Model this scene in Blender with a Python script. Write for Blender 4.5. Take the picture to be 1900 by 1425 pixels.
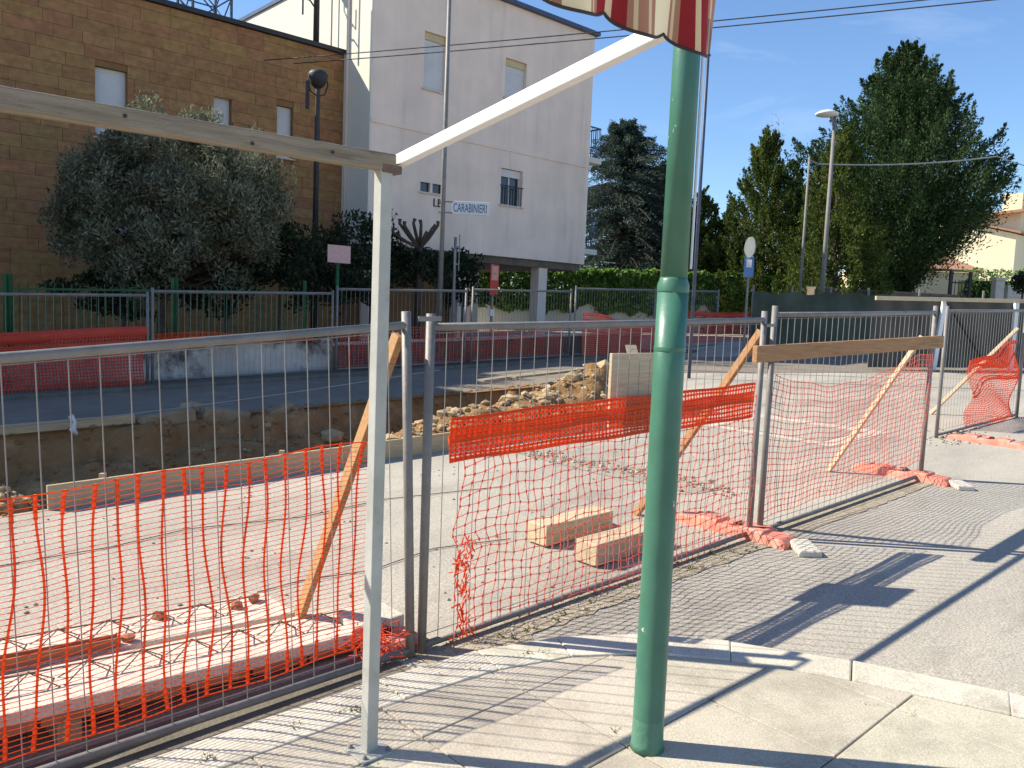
import bpy, math, random
import numpy as np
from mathutils import Vector, Matrix, noise
random.seed(7); rng = np.random.default_rng(7)
sc = bpy.context.scene
for o in list(bpy.data.objects): bpy.data.objects.remove(o)

# ------------------------------------------------------------------ camera, sky, sun, exposure
FPX, CAMZ = 1520.0, 1.62
cam = bpy.data.cameras.new('camera'); cam.sensor_width = 36; cam.lens = 36*FPX/1900
cam.clip_end = 3000; cam.clip_start = .05
camo = bpy.data.objects.new('camera', cam); sc.collection.objects.link(camo)
CM = (Matrix.Rotation(math.radians(90-5.2), 3, 'X') @ Matrix.Rotation(math.radians(2.3), 3, 'Z'))
camo.matrix_world = Matrix.Translation((0, 0, CAMZ)) @ CM.to_4x4()
sc.camera = camo

SUN_EL = math.radians(40.0); SUN_AZ = math.atan2(-.991, .133)     # from +Y towards +X
w = bpy.data.worlds.new('World'); sc.world = w; w.use_nodes = True
nt = w.node_tree; nt.nodes.clear()
sky = nt.nodes.new('ShaderNodeTexSky'); sky.sky_type = 'NISHITA'; sky.sun_disc = False
sky.sun_elevation = SUN_EL; sky.sun_rotation = SUN_AZ
sky.air_density = 1.0; sky.dust_density = .1; sky.ozone_density = 6.0; sky.altitude = 200
bg = nt.nodes.new('ShaderNodeBackground'); bg.inputs[1].default_value = .115
out = nt.nodes.new('ShaderNodeOutputWorld')
# thin cirrus streaks over the whole sky
tc = nt.nodes.new('ShaderNodeTexCoord'); mp = nt.nodes.new('ShaderNodeMapping')
mp.inputs['Scale'].default_value = (1.2, 1.6, 6.0); mp.inputs['Rotation'].default_value = (.15, .1, .3)
nz = nt.nodes.new('ShaderNodeTexNoise'); nz.inputs['Scale'].default_value = 2.2
nz.inputs['Detail'].default_value = 7; nz.inputs['Roughness'].default_value = .62
nz.inputs['Distortion'].default_value = .6
rp = nt.nodes.new('ShaderNodeValToRGB'); rp.color_ramp.elements[0].position = .56; rp.color_ramp.elements[1].position = .92
ml = nt.nodes.new('ShaderNodeMath'); ml.operation = 'MULTIPLY'; ml.inputs[1].default_value = .3
mx = nt.nodes.new('ShaderNodeMixRGB'); mx.inputs[2].default_value = (7.0, 7.6, 8.4, 1)
L = nt.links.new
L(tc.outputs['Generated'], mp.inputs[0]); L(mp.outputs[0], nz.inputs[0]); L(nz.outputs[0], rp.inputs[0])
L(rp.outputs[0], ml.inputs[0]); L(ml.outputs[0], mx.inputs[0]); L(sky.outputs[0], mx.inputs[1])
L(mx.outputs[0], bg.inputs[0]); L(bg.outputs[0], out.inputs[0])

sun = bpy.data.lights.new('sun', 'SUN'); sun.energy = 4.8; sun.angle = math.radians(.53); sun.color = (1, .935, .80)
suno = bpy.data.objects.new('sun', sun); sc.collection.objects.link(suno)
sd = Vector((math.sin(SUN_AZ)*math.cos(SUN_EL), math.cos(SUN_AZ)*math.cos(SUN_EL), math.sin(SUN_EL)))
suno.rotation_euler = sd.to_track_quat('Z', 'Y').to_euler(); suno.location = (-30, 5, 30)
vs = sc.view_settings; vs.view_transform = 'Standard'; vs.look = 'None'; vs.gamma = 1; vs.use_curve_mapping = False
vs.exposure = .80

# ------------------------------------------------------------------ frame of the street: s along it, t across it
U = Vector((.735, .678, 0)).normalized(); N = Vector((-U.y, U.x, 0)); Z = Vector((0, 0, 1))
def soft(v, m): return v if abs(v) < m else math.copysign(m + (abs(v)-m)/(1+(abs(v)-m)/8.0), v)
def gz(x, y): return .01738*soft(x, 25) + .02862*soft(y, 28) + .0047
def P(s, t, h=0):
    p = U*s + N*t; p.z = gz(p.x, p.y)+h; return p
def PZ(s, t, z):
    p = U*s + N*t; p.z = z; return p
def at(x, y, Y):
    """the point seen at (x, y) of the 1900 x 1425 photograph, Y metres ahead"""
    d = CM @ Vector(((x-950)/FPX, -(y-712.5)/FPX, -1)); return Vector((0, 0, CAMZ)) + d*(Y/d.y)
def atT(x, y, t):
    d = CM @ Vector(((x-950)/FPX, -(y-712.5)/FPX, -1)); return Vector((0, 0, CAMZ)) + d*(t/d.dot(N))
def onground(p, h=0): return Vector((p.x, p.y, gz(p.x, p.y)+h))

# ------------------------------------------------------------------ materials
def lin(c):
    f = lambda v: v/12.92 if v <= .04045 else ((v+.055)/1.055)**2.4
    return tuple(f(v/255) for v in c)+(1,)
def mat(name, c1, c2=None, scale=3, rough=.8, bump=0, bscale=40, metal=0, spec=.3, c3=None, s3=12, th3=(.55, .7),
        island=0, objrand=0, stretch=None, transl=0, wave=None, coord='pos', detail=6, contrast=(.35, .65), speck=None):
    m = bpy.data.materials.new(name); m.use_nodes = True; t = m.node_tree; n = t.nodes; l = t.links.new
    b = n['Principled BSDF']; b.inputs['Roughness'].default_value = rough; b.inputs['Metallic'].default_value = metal
    b.inputs['Specular IOR Level'].default_value = spec
    g = n.new('ShaderNodeNewGeometry') if coord == 'pos' else n.new('ShaderNodeTexCoord')
    vec = g.outputs['Position'] if coord == 'pos' else g.outputs['Object']
    if stretch:
        for sc_, ro_ in (((1, 1, 1), (0, 0, -math.atan2(U.y, U.x))), (stretch, (0, 0, 0))):
            mpn = n.new('ShaderNodeMapping'); mpn.inputs['Scale'].default_value = sc_; mpn.inputs['Rotation'].default_value = ro_
            l(vec, mpn.inputs[0]); vec = mpn.outputs[0]
    col = None
    if c2 is None: c2 = c1
    tx = n.new('ShaderNodeTexNoise'); tx.inputs['Scale'].default_value = scale; tx.inputs['Detail'].default_value = detail
    tx.inputs['Roughness'].default_value = .65; l(vec, tx.inputs[0])
    r = n.new('ShaderNodeValToRGB'); r.color_ramp.elements[0].position = contrast[0]; r.color_ramp.elements[1].position = contrast[1]
    r.color_ramp.elements[0].color = c1; r.color_ramp.elements[1].color = c2
    l(tx.outputs[0], r.inputs[0]); col = r.outputs[0]
    if c3:
        t3 = n.new('ShaderNodeTexNoise'); t3.inputs['Scale'].default_value = s3; t3.inputs['Detail'].default_value = 8
        t3.inputs['Roughness'].default_value = .7; l(vec, t3.inputs[0])
        r3 = n.new('ShaderNodeMapRange'); r3.inputs[1].default_value = th3[0]; r3.inputs[2].default_value = th3[1]
        l(t3.outputs[0], r3.inputs[0])
        m3 = n.new('ShaderNodeMixRGB'); m3.inputs[2].default_value = c3; l(r3.outputs[0], m3.inputs[0]); l(col, m3.inputs[1]); col = m3.outputs[0]
    if speck:
        t4 = n.new('ShaderNodeTexNoise'); t4.inputs['Scale'].default_value = speck[0]; t4.inputs['Detail'].default_value = 3; l(g.outputs[0 if coord == 'pos' else 'Object'], t4.inputs[0])
        r4 = n.new('ShaderNodeMapRange'); r4.inputs[1].default_value = .3; r4.inputs[2].default_value = .7; r4.inputs[3].default_value = 1-speck[1]; r4.inputs[4].default_value = 1+speck[1]; l(t4.outputs[0], r4.inputs[0])
        h4 = n.new('ShaderNodeHueSaturation'); l(r4.outputs[0], h4.inputs['Value']); l(col, h4.inputs['Color']); col = h4.outputs[0]
    if island or objrand:
        hs = n.new('ShaderNodeHueSaturation'); mr = n.new('ShaderNodeMapRange')
        k = island or objrand; mr.inputs[3].default_value = 1-k; mr.inputs[4].default_value = 1+k
        if island: g2 = n.new('ShaderNodeNewGeometry'); l(g2.outputs['Random Per Island'], mr.inputs[0])
        else: g2 = n.new('ShaderNodeObjectInfo'); l(g2.outputs['Random'], mr.inputs[0])
        l(mr.outputs[0], hs.inputs['Value']); l(col, hs.inputs['Color']); col = hs.outputs[0]
        if objrand:
            mr2 = n.new('ShaderNodeMapRange'); mr2.inputs[3].default_value = .488; mr2.inputs[4].default_value = .512
            mm = n.new('ShaderNodeMath'); mm.operation = 'FRACT'; mu = n.new('ShaderNodeMath'); mu.operation = 'MULTIPLY'; mu.inputs[1].default_value = 17.3
            l(g2.outputs['Random'], mu.inputs[0]); l(mu.outputs[0], mm.inputs[0]); l(mm.outputs[0], mr2.inputs[0]); l(mr2.outputs[0], hs.inputs['Hue'])
    l(col, b.inputs['Base Color'])
    if bump:
        bt = n.new('ShaderNodeTexNoise'); bt.inputs['Scale'].default_value = bscale; bt.inputs['Detail'].default_value = 6
        l(vec, bt.inputs[0]); bn = n.new('ShaderNodeBump'); bn.inputs['Strength'].default_value = bump; bn.inputs['Distance'].default_value = .02
        l(bt.outputs[0], bn.inputs['Height']); l(bn.outputs[0], b.inputs['Normal'])
    if transl:
        tr = n.new('ShaderNodeBsdfTranslucent'); l(col, tr.inputs[0]); ms = n.new('ShaderNodeMixShader'); ms.inputs[0].default_value = transl
        l(b.outputs[0], ms.inputs[1]); l(tr.outputs[0], ms.inputs[2]); l(ms.outputs[0], n['Material Output'].inputs[0])
    return m
def gray(v, w=0): return (v*(1+w), v, v*(1-w), 1)
M = {}
M['road'] = mat('dusty_concrete_road', (.44, .40, .33, 1), (.34, .308, .255, 1), 1.1, .9, .25, 110, c3=(.235, .21, .175, 1), s3=1.3, th3=(.52, .74), speck=(85, .26), stretch=(.35, 1, 1))
M['asphalt'] = mat('dark_asphalt', (.20, .165, .13, 1), (.245, .205, .16, 1), 1.2, .9, .4, 90, c3=(.31, .265, .21, 1), s3=2, th3=(.52, .74), speck=(60, .2))
M['slab'] = mat('paving_slab', (.52, .465, .365, 1), (.45, .40, .315, 1), 2.2, .85, .16, 130, objrand=.07, c3=(.32, .28, .215, 1), s3=2.2, th3=(.48, .74), speck=(140, .18))
M['joint'] = mat('joint_dirt', gray(.34, .16), gray(.24, .14), 9, .95, .4, 60)
M['kerb'] = mat('kerb_stone', (.62, .565, .46, 1), (.53, .48, .39, 1), 3, .85, .2, 90, objrand=.06, c3=(.34, .30, .235, 1), s3=5, th3=(.50, .74), speck=(120, .16))
M['earth'] = mat('trench_earth', (.24, .125, .048, 1), (.32, .18, .075, 1), 3, .95, .9, 30, c3=(.46, .32, .16, 1), s3=3, th3=(.56, .76))
M['spoil'] = mat('spoil_stones', (.50, .37, .21, 1), (.31, .22, .12, 1), 6, .95, .5, 60, island=.35)
M['gravelm'] = mat('dusty_gravel', (.42, .36, .28, 1), (.28, .24, .19, 1), 9, .95, .4, 60, island=.3)
M['galv'] = mat('galvanised_steel', gray(.24, .07), gray(.18, .08), 9, .55, .1, 60, metal=.15, c3=(.12, .085, .055, 1), s3=6, th3=(.6, .8))
M['polegrey'] = mat('dull_grey_pole', gray(.22, .08), gray(.17, .08), 5, .7)
M['wire'] = mat('galvanised_wire', gray(.30, .06), gray(.22, .06), 9, .5, 0, metal=.15)
M['whitepaint'] = mat('white_painted_steel', gray(.80, -.01), gray(.72, .01), 5, .42, .05, 40, spec=.5, c3=(.42, .36, .28, 1), s3=5, th3=(.68, .84))
M['postpaint'] = mat('grey_painted_steel', (.47, .47, .43, 1), (.38, .38, .34, 1), 6, .45, .08, 40, spec=.5, c3=(.26, .25, .2, 1), s3=5, th3=(.55, .76))
M['greenpole'] = mat('green_painted_steel', (.058, .18, .12, 1), (.046, .148, .098, 1), 7, .4, .06, 30, spec=.5, c3=(.45, .5, .42, 1), s3=15, th3=(.655, .668))
M['oldwood'] = mat('weathered_timber', (.37, .325, .25, 1), (.25, .215, .16, 1), 4, .85, .5, 30, stretch=(1.0, 16, 16), c3=(.13, .105, .075, 1), s3=1.5, th3=(.50, .64))
M['timber'] = mat('fresh_timber', (.44, .25, .11, 1), (.34, .18, .075, 1), 4, .75, .3, 40, stretch=(1.0, 14, 14), objrand=.12, c3=(.2, .12, .06, 1), s3=1.8, th3=(.56, .72))
M['paletimber'] = mat('pale_sawn_timber', (.62, .51, .34, 1), (.50, .39, .245, 1), 5, .8, .3, 50, stretch=(1.2, 12, 12), objrand=.1, c3=(.33, .25, .16, 1), s3=1.6, th3=(.54, .72))
M['dirtyblock'] = mat('dirty_concrete', (.36, .27, .17, 1), (.24, .17, .10, 1), 4, .95, .6, 30, c3=(.42, .34, .24, 1), s3=5, th3=(.58, .75))
M['formwork'] = mat('grey_formwork_board', (.56, .42, .26, 1), (.42, .315, .20, 1), 5, .85, .4, 50, stretch=(1, 14, 14), objrand=.1, c3=(.6, .52, .4, 1), s3=3, th3=(.62, .8))
M['net'] = mat('orange_net_plastic', (.96, .19, .04, 1), (.92, .14, .035, 1), 3, .5, transl=.55)
M['netred'] = mat('red_net_plastic', (.92, .24, .17, 1), (.92, .30, .21, 1), 3, .5, transl=.5)
M['netdark'] = mat('old_red_net_plastic', (.80, .11, .055, 1), (.70, .08, .05, 1), 2, .6, transl=.3)
M['foot'] = mat('faded_red_plastic', (.74, .24, .17, 1), (.66, .18, .12, 1), 8, .6, .1, 40, c3=(.66, .36, .26, 1), s3=9, th3=(.46, .7))
M['concrete'] = mat('pale_concrete', (.66, .60, .50, 1), (.54, .49, .40, 1), 4, .9, .3, 60, c3=(.40, .35, .28, 1), s3=6, th3=(.58, .75), speck=(90, .15))
M['clay'] = mat('terracotta', (.42, .17, .085, 1), (.33, .14, .08, 1), 6, .85, .3, 40, c3=(.55, .42, .33, 1), s3=8, th3=(.6, .72))
M['rebar'] = mat('rusty_steel', (.13, .10, .085, 1), (.20, .13, .09, 1), 20, .7)
M['block'] = mat('brown_stone_block', (.37, .19, .078, 1), (.285, .146, .06, 1), 2.5, .88, .3, 22, objrand=.085, c3=(.34, .21, .105, 1), s3=.8, th3=(.55, .8), stretch=(1, 1, 3), speck=(9, .16))
M['mortar'] = mat('brown_mortar', (.29, .152, .063, 1), (.235, .122, .052, 1), 4, .95)
M['plaster'] = mat('grey_plaster', (.88, .695, .56, 1), (.78, .62, .505, 1), .5, .92, .15, 14, c3=(.52, .42, .345, 1), s3=.9, th3=(.55, .85), stretch=(2.4, 2.4, .16), speck=(1.6, .06))
M['cream'] = mat('cream_plaster', (.72, .68, .56, 1), (.66, .62, .52, 1), .7, .92, .1, 14, stretch=(1, 1, .3))
M['yellow'] = mat('yellow_plaster', (.82, .71, .48, 1), (.76, .65, .43, 1), .6, .92)
M['tile'] = mat('roof_tile', (.42, .22, .13, 1), (.34, .19, .12, 1), 3, .9, .4, 12)
M['oldplaster'] = mat('stained_white_plaster', (.66, .58, .5, 1), (.46, .40, .34, 1), 1.6, .92, .3, 20, c3=(.12, .10, .08, 1), s3=1.3, th3=(.52, .64))
M['shutter'] = mat('white_shutter', gray(.66, .03), gray(.6, .03), 2, .7)
M['shuttery'] = mat('yellowed_shutter_box', (.62, .5, .28, 1), (.55, .44, .25, 1), 2, .7)
M['glass'] = mat('dark_glass', (.015, .018, .022, 1), (.03, .035, .04, 1), 2, .08, spec=.6)
M['darkmetal'] = mat('dark_metal', (.025, .024, .026, 1), (.04, .037, .036, 1), 5, .55, spec=.4)
M['bluesteel'] = mat('blue_grey_steel', (.06, .08, .13, 1), (.09, .11, .16, 1), 5, .5, metal=.3)
M['railgreen'] = mat('green_railing_paint', lin((40, 92, 52)), lin((30, 72, 42)), 6, .5)
M['signwhite'] = mat('white_sign_sheet', gray(.72, .01), gray(.66, .02), 3, .45, spec=.5)
M['signback'] = mat('grey_sign_back', gray(.24, -.05), gray(.2, -.05), 3, .5, metal=.2)
M['signink'] = mat('slate_blue_ink', lin((70, 100, 125)), lin((60, 88, 112)), 3, .5)
M['signred'] = mat('red_sign_sheet', lin((190, 60, 48)), lin((176, 50, 40)), 3, .5)
M['signblue'] = mat('blue_sign_sheet', lin((105, 140, 190)), lin((92, 126, 178)), 3, .5)
M['signpink'] = mat('faded_red_sheet', lin((200, 150, 135)), lin((190, 135, 120)), 3, .5)
M['pinkish'] = mat('faded_print', lin((205, 170, 165)), lin((190, 150, 148)), 30, .6)
M['cable'] = mat('black_cable', (.03, .03, .035, 1), (.05, .05, .055, 1), 3, .6)
M['greycable'] = mat('grey_cable', gray(.35, .03), gray(.28, .03), 3, .6)
M['cloth'] = mat('green_shade_cloth', lin((108, 112, 94)), lin((78, 84, 70)), .8, .9, .25, 6, transl=.25)
M['greycloth'] = mat('grey_shade_cloth', lin((86, 86, 82)), lin((72, 74, 72)), .9, .9, .25, 5, transl=.2)
M['stonewall'] = mat('rubble_stone_wall', (.20, .16, .12, 1), (.12, .10, .08, 1), 2.5, .95, .8, 6)
M['bark'] = mat('bark', (.12, .085, .06, 1), (.07, .05, .038, 1), 6, .95, .8, 25)
def leafmat(n, a, b, isl=.45, tr=.3, rough=.75, sc=.9): return mat(n, a, b, sc, rough, island=isl, transl=tr, spec=.12)
M['olive'] = leafmat('olive_leaf', (.085, .095, .05, 1), (.26, .265, .18, 1), .6, .25)
M['shrub'] = leafmat('dark_shrub_leaf', (.02, .035, .018, 1), (.045, .06, .03, 1))
M['cypress'] = leafmat('dark_cypress_leaf', (.028, .058, .020, 1), (.062, .098, .034, 1), .45, .2)
M['cypressy'] = leafmat('yellow_green_cypress_leaf', (.065, .098, .020, 1), (.125, .155, .036, 1), .4, .3)
M['cedar'] = leafmat('blue_cedar_needle', (.035, .06, .045, 1), (.075, .105, .08, 1), .4, .2)
M['ivy'] = leafmat('ivy_leaf', (.10, .20, .035, 1), (.22, .34, .08, 1), .5, .4)
M['deadleaf'] = leafmat('dry_twig', (.25, .16, .09, 1), (.2, .14, .09, 1), .3, .2)
M['weed'] = leafmat('weed_leaf', (.14, .16, .05, 1), (.22, .2, .09, 1), .4, .3)

# ------------------------------------------------------------------ building helpers
col = sc.collection
ORIG = {}
def prop(o, label=None, cat=None, group=None, kind=None):
    if label: o['label'] = label
    if cat: o['category'] = cat
    if group: o['group'] = group
    if kind: o['kind'] = kind
    return o
def origin(o): return ORIG.get(o.name, Vector((0, 0, 0)))
def empty(name, loc, label, cat, group=None):
    o = bpy.data.objects.new(name, None); col.objects.link(o); o.location = loc; o.empty_display_size = .2
    ORIG[o.name] = Vector(loc); return prop(o, label, cat, group)
class MB:
    def __init__(s): s.v = []; s.f = []
    def quad(s, a, b, c, d): i = len(s.v); s.v += [a, b, c, d]; s.f.append((i, i+1, i+2, i+3)); return s
    def poly(s, pts): i = len(s.v); s.v += list(pts); s.f.append(tuple(range(i, i+len(pts)))); return s
    def box(s, c, ax, ay, az):
        """centre and three half axes"""
        i = len(s.v)
        for sz in (-1, 1):
            for sx, sy in ((-1, -1), (1, -1), (1, 1), (-1, 1)): s.v.append(c+ax*sx+ay*sy+az*sz)
        s.f += [(i+3, i+2, i+1, i), (i+4, i+5, i+6, i+7), (i, i+1, i+5, i+4), (i+1, i+2, i+6, i+5), (i+2, i+3, i+7, i+6), (i+3, i, i+4, i+7)]
        return s
    def bar(s, a, b, wd, th, up=None):
        d = (b-a); ln = d.length; d = d/ln; up = up or Z
        x = d.cross(up)
        if x.length < 1e-4: x = d.cross(Vector((1, 0, 0)))
        x.normalize(); y = x.cross(d)
        return s.box((a+b)/2, d*(ln/2), x*(wd/2), y*(th/2))
    def prism(s, pts, h):
        """closed polygon of points, extruded by the vector h"""
        n = len(pts); i = len(s.v); s.v += list(pts)+[p+h for p in pts]
        s.f.append(tuple(range(i+n-1, i-1, -1))); s.f.append(tuple(range(i+n, i+2*n)))
        for k in range(n): k2 = (k+1) % n; s.f.append((i+k, i+k2, i+n+k2, i+n+k))
        return s
    def tube(s, pts, r, n=8, caps=True):
        if not hasattr(r, '__len__'): r = [r]*len(pts)
        pts = [Vector(p) for p in pts]; i0 = len(s.v); ref = None
        for k, p in enumerate(pts):
            d = (pts[min(k+1, len(pts)-1)]-pts[max(k-1, 0)]).normalized()
            if ref is None:
                ref = d.orthogonal().normalized()
            ref = (ref-d*ref.dot(d)).normalized(); y = d.cross(ref)
            for j in range(n):
                a = 2*math.pi*j/n; s.v.append(p+(ref*math.cos(a)+y*math.sin(a))*r[k])
        for k in range(len(pts)-1):
            for j in range(n):
                a = i0+k*n+j; b = i0+k*n+(j+1) % n; s.f.append((a, b, b+n, a+n))
        if caps:
            s.f.append(tuple(i0+j for j in reversed(range(n)))); e = i0+(len(pts)-1)*n; s.f.append(tuple(e+j for j in range(n)))
        return s
    def lathe(s, c, prof, n=20):
        i0 = len(s.v)
        for r, z in prof:
            for j in range(n): a = 2*math.pi*j/n; s.v.append(c+Vector((r*math.cos(a), r*math.sin(a), z)))
        for k in range(len(prof)-1):
            for j in range(n): a = i0+k*n+j; b = i0+k*n+(j+1) % n; s.f.append((a, b, b+n, a+n))
        s.f.append(tuple(i0+j for j in reversed(range(n)))); e = i0+(len(prof)-1)*n; s.f.append(tuple(e+j for j in range(n)))
        return s
    def build(s, name, m, parent=None, org=None, smooth=False, bevel=0, kind=None):
        if parent is None and org is None:
            n = len(s.v); org = Vector((sum(v[0] for v in s.v)/n, sum(v[1] for v in s.v)/n, min(v[2] for v in s.v)))
        off = origin(parent) if parent else org
        me = bpy.data.meshes.new(name); me.from_pydata([tuple(Vector(v)-off) for v in s.v], [], s.f); me.update()
        if smooth: me.polygons.foreach_set('use_smooth', [True]*len(me.polygons))
        me.materials.append(M[m] if isinstance(m, str) else m)
        o = bpy.data.objects.new(name, me); col.objects.link(o)
        if parent: o.parent = parent; ORIG[o.name] = off
        else: o.location = org; ORIG[o.name] = Vector(org)
        if bevel:
            b = o.modifiers.new('bevel', 'BEVEL'); b.width = bevel; b.segments = 2; b.limit_method = 'ANGLE'
        if kind: o['kind'] = kind
        return o
def npmesh(name, V, F, m, parent=None, org=None, kind=None, mats=None):
    """V (n,3) array, F (k,4) int array"""
    off = np.array(origin(parent) if parent else (org or (0, 0, 0)))
    me = bpy.data.meshes.new(name); V = (V-off).astype(np.float32)
    me.vertices.add(len(V)); me.vertices.foreach_set('co', V.ravel())
    k = F.shape[1]; me.loops.add(F.size); me.loops.foreach_set('vertex_index', F.astype(np.int32).ravel())
    me.polygons.add(len(F)); me.polygons.foreach_set('loop_start', np.arange(0, F.size, k, dtype=np.int32))
    me.polygons.foreach_set('loop_total', np.full(len(F), k, dtype=np.int32)); me.update(calc_edges=True)
    me.materials.append(M[m] if isinstance(m, str) else m)
    o = bpy.data.objects.new(name, me); col.objects.link(o)
    if parent: o.parent = parent; ORIG[o.name] = Vector(off)
    else: o.location = off; ORIG[o.name] = Vector(off)
    if kind: o['kind'] = kind
    return o
def unit(a): return a/np.maximum(np.linalg.norm(a, axis=-1, keepdims=True), 1e-9)
def leaves(name, m, C, D, ln, wd, parent=None, org=None, kind=None):
    """one diamond leaf for each centre C along D"""
    n = len(C); D = unit(D); R = unit(np.cross(D, rng.normal(size=(n, 3))))
    ln = ln*rng.uniform(.6, 1.3, (n, 1)); wd = wd*rng.uniform(.7, 1.3, (n, 1)); B = np.cross(D, R)
    V = np.stack([C-D*ln/2, C+R*wd/2+B*wd*.12, C+D*ln/2, C-R*wd/2+B*wd*.12], 1).reshape(-1, 3)
    return npmesh(name, V, np.arange(4*n).reshape(n, 4), m, parent, org, kind)
def segs(name, A, B, wid, th, nrm, m, parent=None, org=None, kind=None):
    """flat strips from A to B (n,3), wid wide in the plane with normal nrm, th thick"""
    A = np.asarray(A, float); B = np.asarray(B, float); n = len(A); d = unit(B-A); nn = np.array(nrm, float)[None, :]
    wv = unit(np.cross(d, nn)); wid = np.broadcast_to(np.asarray(wid, float).reshape(-1, 1), (n, 1)); x = wv*wid/2; y = np.broadcast_to(nn*th/2, (n, 3))
    A = A-d*wid*.3; B = B+d*wid*.3
    V = np.stack([A-x-y, A+x-y, A+x+y, A-x+y, B-x-y, B+x-y, B+x+y, B-x+y], 1).reshape(-1, 3)
    q = np.array([(0, 1, 5, 4), (1, 2, 6, 5), (2, 3, 7, 6), (3, 0, 4, 7)])
    F = (np.arange(n)[:, None, None]*8+q[None]).reshape(-1, 4)
    return npmesh(name, V, F, m, parent, org, kind)
def lettering(name, txt, height, org, ex, ey, ez, m, parent, depth=.004, cx=True, width=None):
    """text standing at org, reading along ex, up ey, facing ez"""
    c = bpy.data.curves.new('t', 'FONT'); c.body = txt; c.size = 1; c.extrude = .02
    o = bpy.data.objects.new('t', c); col.objects.link(o); bpy.context.view_layer.update()
    me = bpy.data.meshes.new_from_object(o.evaluated_get(bpy.context.evaluated_depsgraph_get()))
    bpy.data.objects.remove(o)
    co = np.array([v.co for v in me.vertices]); lo = co.min(0); hi = co.max(0)
    ky = height/(hi[1]-lo[1]); kx = width/(hi[0]-lo[0]) if width else ky
    off = origin(parent)
    for v in me.vertices:
        x = (v.co.x-(lo[0]+hi[0])/2)*kx; y = (v.co.y-(lo[1]+hi[1])/2)*ky; z = (v.co.z-lo[2])/(hi[2]-lo[2])*depth
        v.co = org+ex*x+ey*y+ez*z-off
    me.materials.clear(); me.materials.append(M[m]); ob = bpy.data.objects.new(name, me); col.objects.link(ob); ob.parent = parent
    return ob
def fbm(x, y, z=0, o=4): return noise.fractal(Vector((x, y, z)), 1.0, 2.0, o)

# ------------------------------------------------------------------ ground
TR = (-8.0, 9.6, 6.27, 9.45)          # trench rectangle in s0 s1 t0 t1
def grid_sheet(name, ss, ts, m, hole=None, dz=0, keep=None):
    b = MB(); idx = {}
    def vi(i, j):
        if (i, j) not in idx: idx[i, j] = len(b.v); b.v.append(P(ss[i], ts[j], dz))
        return idx[i, j]
    for i in range(len(ss)-1):
        for j in range(len(ts)-1):
            cs = (ss[i]+ss[i+1])/2; ct = (ts[j]+ts[j+1])/2
            if hole and hole[0] < cs < hole[1] and hole[2] < ct < hole[3]: continue
            if keep and not keep(cs, ct): continue
            b.f.append((vi(i, j), vi(i+1, j), vi(i+1, j+1), vi(i, j+1)))
    return prop(b.build(name, m, org=Vector((0, 0, 0))), kind='structure')
ext = [-900, -400, -180, -90, -50, -30, -20, -14]
ssl = ext+[TR[0], -4, 0, 3, 6, TR[1], 13, 17, 21, 26, 32, 40, 60, 100, 180, 400, 900]
tsl = ext+[-8, -3, 0, 2.5, 4.5, TR[2], TR[3], 11, 13, 16, 20, 26, 32, 40, 60, 100, 180, 400, 900]
grid_sheet('road', ssl, tsl, 'road', hole=TR)
grid_sheet('asphalt_strip', [-30, -14, TR[0], -2, 2, 6, TR[1], 11.2], [9.452, 11, 12.7], 'asphalt', dz=.004)

# repair patch with pale borders round a manhole
def sheet(name, pts, m, dz): return prop(MB().poly([P(s, t, dz) for s, t in pts]).build(name, m), kind='structure')
M['gutterm'] = mat('gutter_grime_shade', (.13, .115, .09, 1), (.19, .165, .13, 1), 4, .95, .4, 60, c3=(.28, .25, .2, 1), s3=5, th3=(.6, .75))
M['patch'] = mat('tar_patch', (.30, .27, .22, 1), (.36, .325, .265, 1), 3, .9, .4, 70)
M['palepatch'] = mat('fresh_concrete_patch', (.54, .49, .40, 1), (.47, .42, .34, 1), 3, .9, .3, 50)
sheet('asphalt_strip', [(11.2, 9.45), (13.3, 9.45), (18.3, 6.6), (24, 3.3), (34, 3.0), (34, 13.4), (11.2, 12.9)], 'asphalt', .006)
sheet('gutter', [(-8, 2.5), (1.98, 2.46), (1.98, 2.93), (-8, 2.99)], 'gutterm', .004)  # dark strip: shade of rail and joists painted in along with gutter grime
sheet('road_patch', [(8.3, 4.0), (9.75, 4.0), (9.75, 5.7), (8.3, 5.7)], 'palepatch', .004)
sheet('road_patch', [(8.5, 4.2), (9.5, 4.2), (9.5, 5.5), (8.5, 5.5)], 'road', .008)
sheet('road_patch', [(5.45, 3.7), (5.85, 3.65), (5.95, 4.6), (5.8, 5.9), (5.4, 5.95), (5.35, 4.7)], 'patch', .004)
sheet('road_patch', [(11, 1.6), (13.5, 1.2), (13.8, 2.4), (11.3, 2.7)], 'palepatch', .004)

# trench: earth sheet with walls, floor, spoil heap
def earth_h(s, t):
    e = min(s-TR[0], TR[1]-s, TR[3]-t); e0 = t-TR[2]
    d = -.55*min(1, max(0, e/(.30+.22*fbm(s*1.7, 9))))*min(1, max(0, e0/.12))
    n = fbm(s*1.3, t*1.3)*.12 + fbm(s*5, t*5, 3)*.05
    h = 0
    for (a, b, ra, rb, k) in ((5.4, 6.95, 1.5, .55, .66), (3.4, 6.7, .9, .35, .42), (7.4, 7.3, 1.4, .8, .66), (8.6, 7.7, 1.0, .8, .70), (9.0, 8.4, .7, .7, .45), (1.1, 6.6, .6, .4, .62), (4.2, 9.1, 2.5, .45, .30), (-1, 8, 3, 1, .2)):
        h += k*math.exp(-((s-a)/ra)**2-((t-b)/rb)**2)
    inner = min(1, max(0, min(e, e0)/.15))
    return d+(h+n)*inner
b = MB(); NS, NT = 260, 60
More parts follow.
